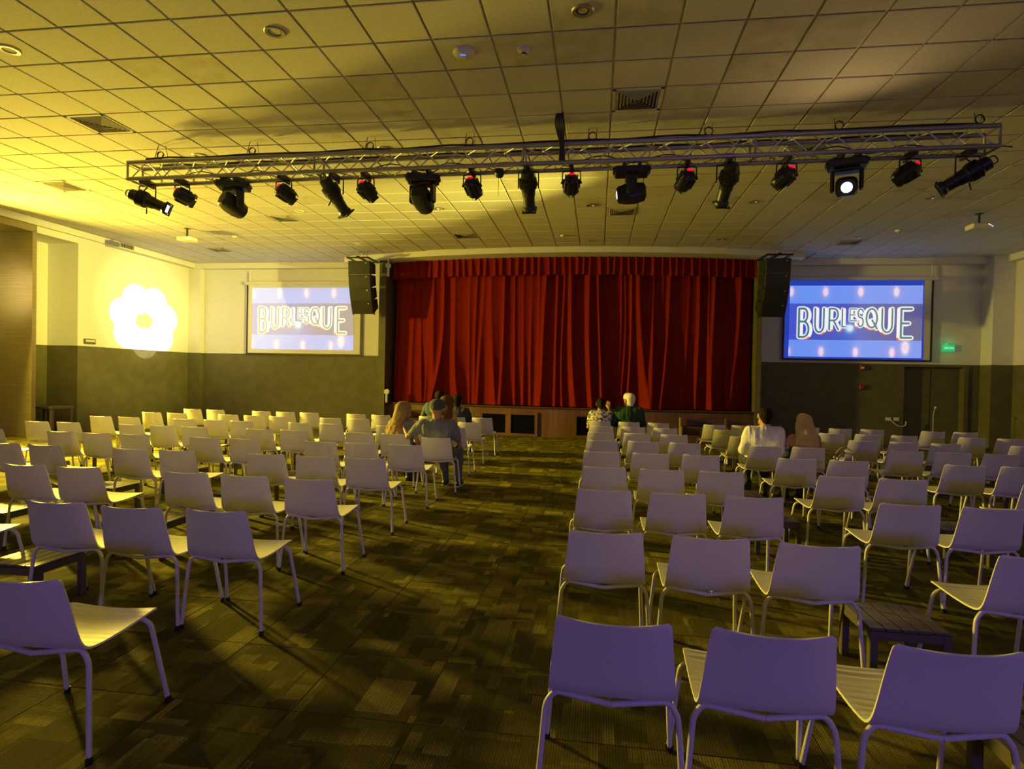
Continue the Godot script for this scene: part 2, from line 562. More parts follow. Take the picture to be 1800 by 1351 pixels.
func carpet_mats() -> Array:
	var out := []
	for vnt in 3:
		var S := 1024
		var r := RandomNumberGenerator.new()
		r.seed = 100 + vnt
		var tone := Image.create(S, S, false, Image.FORMAT_L8)
		tone.fill(Color(0.48, 0.48, 0.48))
		for k in 560:
			var w := int(r.randf_range(0.08, 0.3) / 2.4 * S)
			var h := int(r.randf_range(0.12, 0.5) / 2.4 * S)
			var g: float = [0.38, 0.42, 0.46, 0.5, 0.55, 0.67][r.randi() % 6]
			var x := r.randi() % S
			var y := r.randi() % S
			var old := tone.get_pixel((x + w / 2) % S, (y + h / 2) % S).r
			for q in 8:          # yarn tone runs out softly towards the ends of a strip
				var e := int(h * 0.045 * q)
				var t := lerpf(old, g, (q + 1) / 8.0)
				tone.fill_rect(Rect2i(x, y + e, w, h - 2 * e), Color(t, t, t))
		var d := tone.get_data()
		var b := PackedByteArray()
		b.resize(S * S * 3)
		var rib := PackedFloat32Array()
		for x in S:
			rib.append(0.62 + 0.38 * absf(sin(x * PI / 5.12)) + r.randf_range(-0.1, 0.1))
		var p := 0
		var hsh := 12345
		for y in S:
			for x in S:
				hsh = (hsh * 1103515245 + 12345) & 0x7fffffff
				var t := d[p] / 255.0
				var g := t * (rib[x] if t > 0.5 else 0.3 + rib[x] * 0.65) * (0.8 + 0.4 * (hsh >> 16) / 32768.0)
				b[p * 3] = clampi(int(g * 255), 0, 255)
				b[p * 3 + 1] = clampi(int(g * 248), 0, 255)
				b[p * 3 + 2] = clampi(int(g * 185), 0, 255)
				p += 1
		var m := mat(lin(0.74, 0.7, 0.26), 0.95, 0.0, 0.15)
		tri_tex(m, ImageTexture.create_from_image(Image.create_from_data(S, S, false, Image.FORMAT_RGB8, b)), Vector3.ONE / 2.4)
		out.append(m)
	return out

func carpet() -> void:
	var mats := carpet_mats()
	M.carpet = mats[0]
	var fl := struct("floor", lohi(Vector3(-14.0, -0.3, -17.9), Vector3(WR + 0.4, -0.004, ZF + 0.2)), M.black)
	var cells := []
	for i in range(-21, 20):
		for j in range(-15, 38):
			var x := -1.4 + PITCH * i + PITCH / 2
			var z := 5.0 - PITCH * j - PITCH / 2 - 0.4
			if x < -13.9 or x > 10.7 or z < -17.4 or z > 9.2:
				continue
			var fwd := Vector3(x, 0, z).dot(Vector3(-0.1434, 0, -0.9897))
			var side := Vector3(x, 0, z).dot(Vector3(0.9897, 0, -0.1434))
			var seen: bool = fwd > 2.0 and absf(side) < fwd * 0.9 + 0.4
			cells.append([fwd if seen else 99.0, x, z])
	cells.sort_custom(func(a, b): return a[0] < b[0])
	var std := bx(Vector3(0, -0.006, 0), Vector3(PITCH - 0.003, 0.012, PITCH - 0.003), 0.002).mesh()
	var rest := [MB.new(), MB.new(), MB.new()]
	var k := 0
	for c in cells:
		var w := rng.randi() % 3
		if k < 298 and c[0] < 90:
			var t := part("carpet_tile", std, mats[w], fl)
			t.position = Vector3(c[1], rng.randf_range(-0.001, 0.001), c[2])
			k += 1
		else:
			rest[w].box(Vector3(c[1], -0.006, c[2]), Vector3(PITCH - 0.003, 0.012, PITCH - 0.003))
	for w in 3:
		var o := part("far_carpet_tiles", rest[w], mats[w], fl)
		o.set_meta("kind", "stuff")

# ------------------------------------------------------------------ the stage
func stage() -> void:
	var st := thing("stage", "low wooden stage with a bowed veneered front below the red curtain", "stage")
	var H := 0.79
	var fr := []
	var deck := [[], []]
	fr.append([]); fr.append([])
	for k in 81:
		var x := lerpf(-5.95, 4.1, k / 80.0)
		var z := arc_z(x, -15.62)
		fr[0].append(Vector3(x, 0, z)); fr[1].append(Vector3(x, H, z))
		deck[0].append(Vector3(x, H, z)); deck[1].append(Vector3(x, H, -17.4))
	var b := MB.new()
	b.surf(fr)
	b.quad(Vector3(-5.95, 0, -17.4), Vector3(-5.95, 0, arc_z(-5.95, -15.62)), Vector3(-5.95, H, arc_z(-5.95, -15.62)), Vector3(-5.95, H, -17.4))
	b.quad(Vector3(4.1, 0, arc_z(4.1, -15.62)), Vector3(4.1, 0, -17.4), Vector3(4.1, H, -17.4), Vector3(4.1, H, arc_z(4.1, -15.62)))
	part("front_board", b, M.wood, st)
	var dk := MB.new()
	dk.surf(deck)
	part("deck", dk, M.wood_dark, st)
	var lip := []
	for k in 41:
		var x := lerpf(-5.95, 4.1, k / 40.0)
		lip.append(Vector3(x, H - 0.02, arc_z(x, -15.605)))
	var lp := MB.new()
	lp.tube(lip, 0.022, 6)
	part("edge_strip", lp, M.wood_dark, st)
	for cx in [-2.74, -1.95, -0.2]:          # framed openings in the front
		var z := arc_z(cx, -15.62)
		var a := atan2(arc_z(cx + 0.05, -15.62) - arc_z(cx - 0.05, -15.62), 0.1)
		var B := Basis(Vector3.UP, -a)
		var f := MB.new()
		var o := Vector3(cx, 0.32, z + 0.02)
		f.box(o + B * Vector3(0, 0.29, 0), Vector3(0.8, 0.075, 0.06), 0.005, B)
		f.box(o + B * Vector3(0, -0.28, 0), Vector3(0.8, 0.075, 0.06), 0.005, B)
		f.box(o + B * Vector3(-0.36, 0, 0), Vector3(0.08, 0.5, 0.06), 0.005, B)
		f.box(o + B * Vector3(0.36, 0, 0), Vector3(0.08, 0.5, 0.06), 0.005, B)
		var fm := part("opening_frame", f, M.wood, st)
		part("dark_opening", bx(o - Vector3(0, 0, 0.015), Vector3(0.66, 0.5, 0.02), 0.0, B), M.void, fm)
	for s in [[2.68, 1.1, "with its pale side, on the exit-sign side", 0.0], [-4.75, 0.95, "behind the seated couple on the yellow-wall side", 0.0]]:
		var zf := -15.18
		var sp := thing("stage_steps", "short dark wooden steps up to the stage " + s[2], "steps", Vector3(s[0], 0, zf))
		for k in 3:
			var tr := MB.new()
			var top := 0.2 * (k + 1)
			var back := arc_z(s[0], -15.6) - zf
			tr.box(Vector3(0, top - 0.1, (back - 0.0 - 0.24 * k) / 2.0 - 0.12 * k + 0.0), Vector3(s[1], 0.19, absf(back) - 0.24 * k if absf(back) - 0.24 * k > 0.1 else 0.1), 0.006)
			part("step", tr, M.wood_dark, sp)
		var pl := PackedVector2Array([Vector2(0, 0), Vector2(0.04, 0.2), Vector2(-0.2, 0.2), Vector2(-0.2, 0.41), Vector2(-0.42, 0.41), Vector2(-0.42, 0.62), Vector2(-0.62, 0.62), Vector2(-0.62, 0)])
		for sd in [-1.0, 1.0]:
			var pr := MB.new()
			pr.prism(pl, Vector3(sd * (s[1] / 2 + 0.012) - 0.015, 0, 0), Vector3.BACK, Vector3.UP, -0.03)
			part("side_panel", pr, M.panel if sd < 0 else M.wood, sp)
	curtain()

func curtain() -> void:
	var cu := thing("stage_curtain", "deep red velvet stage curtain with a pleated valance across its top", "curtain", Vector3(-0.9, 0.8, -15.9))
	var base := cu.position
	var r := RandomNumberGenerator.new()
	r.seed = 5
	for half in 2:
		var xa := -5.84 if half == 0 else -0.62
		var xb := -0.5 if half == 0 else 4.03
		var cs := []
		var x := xa - 0.05
		while x < xb + 0.1:          # [centre, depth, half width, sweep at the hem, sway, how far up the fold reaches]
			var big := r.randf() < 0.4
			var sweep := r.randf_range(-0.32, 0.32) if big else r.randf_range(-0.1, 0.1)
			cs.append([x, r.randf_range(0.16, 0.3) if big else r.randf_range(0.05, 0.14), r.randf_range(0.075, 0.15) if big else r.randf_range(0.03, 0.06), sweep, r.randf_range(-0.035, 0.035), r.randf_range(-0.2, 1.4)])
			x += r.randf_range(0.22, 0.5) if big else r.randf_range(0.1, 0.28)
		var rows := []
		for j in 33:
			var v := j / 32.0
			var y := lerpf(0.81, 4.74, v)
			var row := []
			for i in 521:
				var px := lerpf(xa, xb, i / 520.0)
				var d := 0.0
				for c in cs:
					var cx: float = c[0] + c[3] * pow(1 - v, 2.6) + c[4] * sin(v * 5.0 + c[0] * 3.0)
					var w: float = c[2] * (1.0 + 0.35 * pow(1 - v, 3))
					var q: float = (px - cx) / w
					if absf(q) < 3:
						d += c[1] * exp(-q * q) * lerpf(1.0, 0.45, smoothstep(c[5], c[5] + 0.5, v)) * (0.6 if q > 0.4 else 1.0 - 0.4 * smoothstep(-0.4, 0.4, q))
				row.append(Vector3(px, y, arc_z(px, -15.98) - 0.04 * half + d * (0.75 + 0.35 * (1 - v))) - base)
			rows.append(row)
		var b := MB.new()
		b.surf(rows)
		part("drape", b, M.velvet, cu)
	var vr := []
	var ps := []
	var x := -5.9
	while x < 4.1:
		ps.append([x, r.randf_range(0.05, 0.08), r.randf_range(0.03, 0.05), r.randf_range(-0.03, 0.03)])
		x += r.randf_range(0.16, 0.25)
	for j in 9:
		var v := j / 8.0
		var row := []
		for i in 701:
			var px := lerpf(-5.86, 4.06, i / 700.0)
			var d := 0.0
			for c in ps:
				var q: float = (px - c[0] - c[3] * (1 - v)) / (c[2] * (1.35 - 0.7 * v))
				if absf(q) < 3:
					d += c[1] * exp(-q * q)
			row.append(Vector3(px, lerpf(4.3 + 0.012 * sin(px * 9.0), 4.8, v), arc_z(px, -15.74) + d * (1.25 - 0.5 * v)) - base)
		vr.append(row)
	var vb := MB.new()
	vb.surf(vr)
	part("valance", vb, M.velvet, cu)
	# pale pulleys of the curtain line
	for p in [[Vector3(-5.86, 0.79, -15.95), "pale curtain-line pulley standing on the stage at the curtain's edge", 1.0], [Vector3(-5.84, 4.3, -15.85), "pale curtain-line pulley beside the valance end", -1.0]]:
		var t := thing("curtain_pulley", p[1], "pulley", p[0])
		var b := MB.new()
		b.tube([Vector3(0, 0, 0), Vector3(0, 0.24, 0)], 0.035, 8)
		part("bracket", b, M.cream, t)
		var w := MB.new()
		w.lathe([Vector2(0.0, -0.03), Vector2(0.075, -0.03), Vector2(0.06, 0.0), Vector2(0.075, 0.03), Vector2(0.0, 0.03)], 16, Transform3D(Basis(Vector3.RIGHT, PI / 2), Vector3(0, 0.3, 0)))
		part("wheel", w, M.cream, t)
		if p[2] < 0:
			var up := MB.new()
			up.tube([Vector3(0, 0.24, 0), Vector3(0, 0.48, 0)], 0.02, 6)
			part("hanger", up, M.cream, t)

# ------------------------------------------------------------------ screens
func seg_d(p: Vector2, a: Vector2, b: Vector2) -> float:
	var ab := b - a
	var t := clampf((p - a).dot(ab) / maxf(ab.length_squared(), 1e-6), 0, 1)
	return p.distance_to(a + ab * t)

func bow(cx: float, cy: float, rx: float, ry: float, a0: float, a1: float, n := 9) -> Array:
	var o := []
	for k in n:
		var a := deg_to_rad(lerpf(a0, a1, float(k) / (n - 1)))
		o.append(Vector2(cx + rx * cos(a), cy + ry * sin(a)))
	return o

func glyph(ch: String) -> Array:      # letter strokes in a unit box, y down
	match ch:
		"B": return [[Vector2(0, 0), Vector2(0, 1)], [Vector2(0, 0)] + bow(0.5, 0.23, 0.36, 0.23, -90, 90) + [Vector2(0.0, 0.46)], [Vector2(0.0, 0.46)] + bow(0.5, 0.73, 0.5, 0.27, -90, 90) + [Vector2(0, 1)]]
		"U": return [[Vector2(0, 0)] + bow(0.5, 0.7, 0.5, 0.3, 180, 0) + [Vector2(1, 0)]]
		"R": return [[Vector2(0, 1), Vector2(0, 0)] + bow(0.45, 0.28, 0.5, 0.28, -90, 90) + [Vector2(0.1, 0.56)], [Vector2(0.45, 0.56), Vector2(1, 1)]]
		"L": return [[Vector2(0, 0), Vector2(0, 1), Vector2(1, 1)]]
		"E": return [[Vector2(1, 0), Vector2(0, 0), Vector2(0, 1), Vector2(1, 1)], [Vector2(0, 0.5), Vector2(0.75, 0.5)]]
		"S": return [bow(0.5, 0.25, 0.5, 0.25, -20, -270, 10) + bow(0.5, 0.74, 0.5, 0.26, -90, 165, 10)]
		"Q": return [bow(0.5, 0.5, 0.5, 0.5, 0, 360, 17), [Vector2(0.55, 0.6), Vector2(1.0, 1.05)]]
	return []

func show_image() -> ImageTexture:     # the still that both projectors show
	var W := 696
	var H := 380
	var im := Image.create(W, H, false, Image.FORMAT_RGB8)
	var lamps := []
	for x in [6, 190, 375, 560]:
		lamps.append(Vector2(x, 32))
	for x in [-6, 174, 355, 545]:
		lamps.append(Vector2(x, 352))
	lamps.append(Vector2(612, 325))
	var band0 := 96
	var band1 := 288
	for y in H:
		for x in W:
			var c := Color(0.1, 0.26, 0.82)
			if y < band0 or y > band1:
				var brick := 0.9 if (y % 9) < 2 or ((x + (9 if (y / 9) % 2 else 0)) % 22) < 1 else 1.0
				c = Color(0.36, 0.58, 1.0) * brick
				c = c.lerp(Color(0.45, 0.5, 0.9), 0.3 * float(x) / W)
			else:
				c = c.lerp(Color(0.2, 0.25, 0.55), float(x) / W)
				c = c.lerp(Color(0.1, 0.4, 0.85), 0.7 * exp(-Vector2(x, y).distance_squared_to(Vector2(320, 235)) / 9000.0))
			if y < band0 or y > band1:
				for k in lamps.size():
					var q: Vector2 = Vector2(x, y) - lamps[k]
					if absf(q.x) < 90:
						var big := 2.2 if k == 8 else 1.0
						var e := exp(-(q.x * q.x / 140.0 + q.y * q.y / 420.0) / big)
						c = c.lerp(Color(1.0, 0.98, 1.0), clampf(e * 2.0, 0, 1))
						c = c.lerp(Color(0.85, 0.6, 0.85), 0.45 * exp(-(q.x * q.x / 900.0 + q.y * q.y / 1200.0)))
			im.set_pixel(x, y, Color(clampf(c.r, 0, 1), clampf(c.g, 0, 1), clampf(c.b, 0, 1)))
	var word := [["B", 52, 122, 52, 152, 12.0], ["U", 138, 122, 46, 126, 11.0], ["R", 214, 122, 48, 112, 10.0], ["L", 282, 124, 44, 94, 8.5], ["E", 322, 124, 34, 62, 7.0], ["S", 364, 124, 28, 92, 8.5], ["Q", 408, 122, 56, 100, 11.0], ["U", 490, 122, 52, 124, 11.0], ["E", 588, 122, 54, 152, 12.0]]
	for pass_no in 2:
		for g in word:
			var strokes := []
			for s in glyph(g[0]):
				for k in s.size() - 1:
					strokes.append([Vector2(g[1], g[2]) + s[k] * Vector2(g[3], g[4]), Vector2(g[1], g[2]) + s[k + 1] * Vector2(g[3], g[4])])
			var r: float = g[5]
			var off := Vector2(10, 3) if g[1] < 330 else Vector2(-10, 3)
			if pass_no == 1:
				off = Vector2.ZERO
			for y in range(maxi(int(g[2] - r - 2), 0), mini(int(g[2] + g[4] + r + 8), H)):
				for x in range(maxi(int(g[1] - r - 16), 0), mini(int(g[1] + g[3] + r + 18), W)):
					var d := 99.0
					for s in strokes:
						d = minf(d, seg_d(Vector2(x, y) - off, s[0], s[1]))
					if d > r:
						continue
					if pass_no == 0:
						var t := clampf((y - g[2]) / g[4], 0, 1)
						im.set_pixel(x, y, Color(1, 0.95, 1).lerp(Color(0.95, 0.35, 0.25), clampf(t * 2.0 - 0.1, 0, 1)))
					else:
						im.set_pixel(x, y, Color(0.95, 0.98, 0.93) if d > r * 0.42 else Color(0.1, 0.42, 0.55))
	for y in range(180, 290):            # the lamp in the middle of the word
		for x in range(250, 400):
			var e := exp(-Vector2(x, y).distance_squared_to(Vector2(322, 226)) / 500.0)
			im.set_pixel(x, y, im.get_pixel(x, y).lerp(Color(0.85, 0.93, 1.0), clampf(e * 1.3, 0, 1)))
	return ImageTexture.create_from_image(im)

func screens() -> void:
	var tex := show_image()
	# x centre, left/right/top/bottom of the cloth, of the picture
	for s in [[-10.9, -7.12, 4.27, 2.12, -10.72, -7.38, 4.18, 2.28, "yellow-lit projection screen showing BURLESQUE beside the side wall", 1.1], [4.97, 8.74, 4.35, 2.2, 5.14, 8.48, 4.22, 2.29, "blue projection screen showing BURLESQUE near the green exit sign", 1.12]]:
		var cx: float = (s[0] + s[1]) / 2
		var z := -17.13
		var t := thing("projection_screen", s[8], "screen", Vector3(cx, s[3], z))
		var o := t.position
		var hs := MB.new()
		hs.tube([Vector3(s[0] - 0.06, s[2] + 0.06, z) - o, Vector3(s[1] + 0.1, s[2] + 0.06, z) - o], 0.055, 10)
		part("roller_case", hs, M.white, t)
		part("cloth", lohi(Vector3(s[0], s[3], z - 0.01) - o, Vector3(s[1], s[2] + 0.04, z) - o), M.white, t)
		var bd := MB.new()
		bd.box(Vector3(s[0] + 0.025, (s[2] + s[3]) / 2, z + 0.003) - o, Vector3(0.05, s[2] - s[3], 0.008))
		bd.box(Vector3(s[1] - 0.025, (s[2] + s[3]) / 2, z + 0.003) - o, Vector3(0.05, s[2] - s[3], 0.008))
		bd.box(Vector3(cx, s[3] + 0.02, z + 0.003) - o, Vector3(s[1] - s[0], 0.045, 0.012))
		part("black_border", bd, M.black, t)
		var br := MB.new()
		for x in [s[0] + 0.1, s[1] - 0.05]:
			br.box(Vector3(x, s[2] + 0.24, z) - o, Vector3(0.03, 0.36, 0.03))
		part("hanging_bracket", br, M.white, t)
		var b := MB.new()
		b.quad(Vector3(s[4], s[7], z + 0.006) - o, Vector3(s[5], s[7], z + 0.006) - o, Vector3(s[5], s[6], z + 0.006) - o, Vector3(s[4], s[6], z + 0.006) - o)
		if s[9] > 1.11:       # the projector's blank frame spills round the picture
			var mg := MB.new()
			mg.quad(Vector3(5.0, 2.21, z + 0.004) - o, Vector3(8.53, 2.21, z + 0.004) - o, Vector3(8.5, 4.385, z + 0.004) - o, Vector3(5.0, 4.385, z + 0.004) - o)
			part("blank_frame", mg, glow(Color(0.16, 0.3, 0.85), 0.75), t)
		var m := mat(lin(0.6, 0.6, 0.6), 0.9)
		m.emission_enabled = true
		m.emission_texture = tex
		m.emission = Color.WHITE
		m.emission_operator = BaseMaterial3D.EMISSION_OP_MULTIPLY
		m.emission_energy_multiplier = s[9]
		part("lit_picture", b, m, t)
		area("screen_light", Vector3(cx, 3.2, z + 0.06), Vector3(cx, 3.0, 0), lin(0.3, 0.45, 1.0), 0.6 * s[9], Vector2(3.3, 1.9))
	# the projectors; the exit-side one throws its blank blue margin past the cloth through a slot in its hood
	for p in [[Vector3(-9.67, 4.93, -12.77), Vector3(-9.0, 3.2, -17.1), "small pale ceiling projector on a dark pole near the flower light"], [Vector3(7.24, 4.93, -12.69), Vector3(6.83, 3.3, -17.1), "pale ceiling projector on a dark pole with blue and amber lamps"]]:
		var t := thing("projector", p[2], "projector", p[0])
		var po := MB.new()
		po.tube([Vector3(0, 0.02, 0), Vector3(0, -0.2, 0)], 0.022, 8)
		po.lathe([Vector2(0.0, 0.0), Vector2(0.07, 0.0), Vector2(0.07, -0.015), Vector2(0.0, -0.015)], 16)
		part("pole", po, M.blackm, t)
		var bo := MB.new()
		bo.box(Vector3(0, -0.26, 0), Vector3(0.36, 0.1, 0.28), 0.02)
		part("body", bo, M.cream, t)
		var le := MB.new()
		le.lathe([Vector2(0.0, 0.03), Vector2(0.035, 0.03), Vector2(0.04, 0.0)], 16, Transform3D(Basis(Vector3.RIGHT, -PI / 2), Vector3(0.08, -0.26, -0.14)))
		part("lens", le, glow(lin(0.3, 0.4, 1.0), 2.0), t)
		for k in 3:
			var led := bx(Vector3(0.1 + 0.03 * k, -0.24 - 0.02 * k, 0.141), Vector3(0.022, 0.018, 0.006))
			part("indicator", led, glow(lin(1.0, 0.45, 0.05) if k == 0 else lin(0.25, 0.35, 1.0), 3.0), t)

# ------------------------------------------------------------------ things on the walls
func wall_fittings() -> void:
	var s := thing("exit_sign", "lit green SALIDA exit sign on the white wall beside the screen", "exit sign", Vector3(9.155, 2.48, ZB + 0.035))
	part("case", bx(Vector3(0, 0.09, 0), Vector3(0.29, 0.18, 0.06), 0.006), glow(lin(0.02, 0.75, 0.22), 0.75), s)
	var tm := TextMesh.new()
	tm.text = "SALIDA"
	var fo := SystemFont.new()
	fo.font_names = PackedStringArray(["Droid Sans"])
	fo.font_weight = 700
	tm.font = fo; tm.font_size = 64; tm.pixel_size = 0.0011; tm.depth = 0.004
	var tx := part("lettering", tm, glow(lin(0.6, 1.0, 0.75), 0.95), s)
	tx.position = Vector3(0, 0.09, 0.033)
	part("lamp", bx(Vector3(-0.05, 0.2, 0), Vector3(0.05, 0.05, 0.05), 0.01), glow(lin(0.02, 0.8, 0.25), 0.9), s)
	omni("exit_sign_light", s.position + Vector3(0, 0.12, 0.12), lin(0.05, 1.0, 0.3), 0.02, 0.05)
	var d := thing("exit_sign", "small dark unlit exit sign on the white pier by the niche", "exit sign", Vector3(WL + 0.02, 2.19, -13.18))
	part("case", bx(Vector3(0, 0.06, 0), Vector3(0.04, 0.13, 0.33), 0.006), M.dado, d)
	part("face", bx(Vector3(0.02, 0.075, 0), Vector3(0.008, 0.05, 0.27)), M.cream, d)
	for q in [[2.02, "red wall alarm with a white strobe, just under the blue screen"], [1.49, "round dark red call point on the dark wall below the strobe alarm"]]:
		var a := thing("fire_alarm", q[1], "alarm", Vector3(7.05, q[0], ZB + 0.015))
		var b := MB.new()
		b.box(Vector3(0, 0, 0.03), Vector3(0.13, 0.14, 0.06), 0.015)
		part("housing", b, mat(lin(0.22, 0.012, 0.012), 0.5), a)
		var w := MB.new()
		w.lathe([Vector2(0.0, 0.03), Vector2(0.03, 0.025), Vector2(0.035, 0.0)], 12, Transform3D(Basis(Vector3.RIGHT, PI / 2), Vector3(0, -0.01, 0.06)))
		part("strobe" if q[0] > 2 else "button", w, M.cream if q[0] > 2 else mat(lin(0.3, 0.03, 0.03), 0.5), a)
	var ou := thing("socket_plates", "pair of white socket plates low on the dark wall", "socket", Vector3(7.84, 0.6, ZB + 0.012))
	for x in [-0.1, 0.1]:
		var pl := part("plate", bx(Vector3(x, 0.05, 0.008), Vector3(0.14, 0.09, 0.016), 0.004), M.cream, ou)
		part("socket_face", bx(Vector3(x, 0.05, 0.017), Vector3(0.06, 0.05, 0.004)), M.white, pl)
	var ca := MB.new()
	ca.tube(arc([Vector3(7.78, 0.64, ZB + 0.04), Vector3(7.9, 0.52, ZB + 0.06), Vector3(8.05, 0.46, ZB + 0.05), Vector3(8.16, 0.5, ZB + 0.04), Vector3(8.17, 0.6, ZB + 0.04)]), 0.014, 6)
	tag(part("power_cable", ca, M.cream), "pale cable looping from the wall sockets to the dark doorway", "cable")
	var ms := thing("microphone_stand", "thin dark microphone stand in front of the recessed door", "microphone stand", Vector3(8.24, 0, -16.0))
	var b1 := MB.new()
	b1.lathe([Vector2(0.0, 0.03), Vector2(0.11, 0.025), Vector2(0.13, 0.0), Vector2(0.0, 0.0)], 18)
	part("base", b1, M.blackm, ms)
	var b2 := MB.new()
	b2.tube([Vector3(0, 0.02, 0), Vector3(0, 0.85, 0), Vector3(0.03, 0.98, 0.0)], 0.011, 7)
	part("pole", b2, M.metal, ms)
	var b3 := MB.new()
	b3.lathe([Vector2(0.0, -0.03), Vector2(0.02, -0.02), Vector2(0.026, 0.01), Vector2(0.015, 0.035), Vector2(0.0, 0.04)], 12, Transform3D(Basis.IDENTITY, Vector3(0.04, 1.02, 0)), true)
	part("microphone", b3, M.cream, ms)
	var nt := thing("niche_table", "dark tall table standing in the shadowed wall niche", "table", Vector3(-13.0, 0, -12.35))
	part("table_top", bx(Vector3(0.08, 0.64, 0), Vector3(0.8, 0.06, 0.6), 0.006), M.table, nt)
	for x in [-0.28, 0.43]:
		for z in [-0.25, 0.25]:
			part("leg", bx(Vector3(x, 0.305, z), Vector3(0.07, 0.61, 0.07), 0.004), M.table, nt)
	# the flood lamp that paints the alcove yellow, just outside the picture
	var fl := thing("flood_lamp", "square yellow flood lamp fixed inside the boarded alcove", "lamp", Vector3(-12.9, 3.3, -10.2), -PI / 2 + 0.18)
	part("housing", bx(Vector3(0, 0, 0.02), Vector3(0.56, 0.56, 0.14), 0.02), M.blackm, fl)
	part("glowing_face", bx(Vector3(0, 0, -0.06), Vector3(0.5, 0.5, 0.01)), glow(lin(1.0, 0.75, 0.06), 4.0), fl)
	var ar := MB.new()
	ar.tube([Vector3(0, 0, 0.06), Vector3(0, 0, 0.8)], 0.03, 8)
	part("arm", ar, M.blackm, fl)

func speaker_arrays() -> void:
	for s in [[Vector3(-6.38, 4.66, -15.3), 0.0, "hung black line-array loudspeaker between the curtain and the yellow-lit screen"], [Vector3(4.23, 4.64, -15.3), 0.06, "hung black line-array loudspeaker between the curtain and the blue screen"]]:
		var t := thing("line_array_speaker", s[2], "loudspeaker", s[0], s[1])
		var fr := MB.new()
		for x in [-0.28, 0.28]:
			fr.box(Vector3(x, 0.0, -0.05), Vector3(0.05, 0.035, 0.78))
		fr.box(Vector3(0, 0.0, 0.3), Vector3(0.62, 0.035, 0.05))
		fr.box(Vector3(0, 0.0, -0.4), Vector3(0.62, 0.035, 0.05))
		fr.box(Vector3(0, 0.02, -0.05), Vector3(0.06, 0.04, 0.78))
		part("rigging_frame", fr, M.blackm, t)
		var pos := Vector3(0, -0.07, 0.22)       # top front edge of the first cabinet
		var tilt := 0.0
		for k in 4:
			tilt += [0.06, 0.12, 0.12, 0.12][k]
			var B := Basis(Vector3.RIGHT, tilt)
			var h := 0.355
			var cab := MB.new()
			var pl := PackedVector2Array([Vector2(0, 0), Vector2(0, -h), Vector2(-0.42, -h + 0.05), Vector2(-0.42, -0.05)])
			cab.prism(pl, pos + B * Vector3(-0.3, 0, 0), B * Vector3.BACK, B * Vector3.UP, -0.6)
			var c := part("cabinet", cab, M.speaker, t)
			part("grille", bx(pos + B * Vector3(0, -h / 2, 0.004), Vector3(0.57, h - 0.03, 0.012), 0.004, B), M.black, c)
			part("badge", bx(pos + B * Vector3(0.2, -0.06, 0.012), Vector3(0.04, 0.035, 0.004), 0.0, B), M.metal, c)
			for sx in [-0.305, 0.305]:
				part("link_plate", bx(pos + B * Vector3(sx, -h + 0.02, -0.06), Vector3(0.012, 0.12, 0.05), 0.0, B), M.blackm, c)
			pos += B * Vector3(0, -h - 0.006, 0)
		for x in [-0.12, 0.0, 0.12]:
			var ch := MB.new()
			ch.tube([Vector3(x * 0.8, 0.02, -0.05), Vector3(x, CEIL - s[0].y + 0.02, -0.1)], 0.009, 6)
			part("chain", ch, M.metal, t)

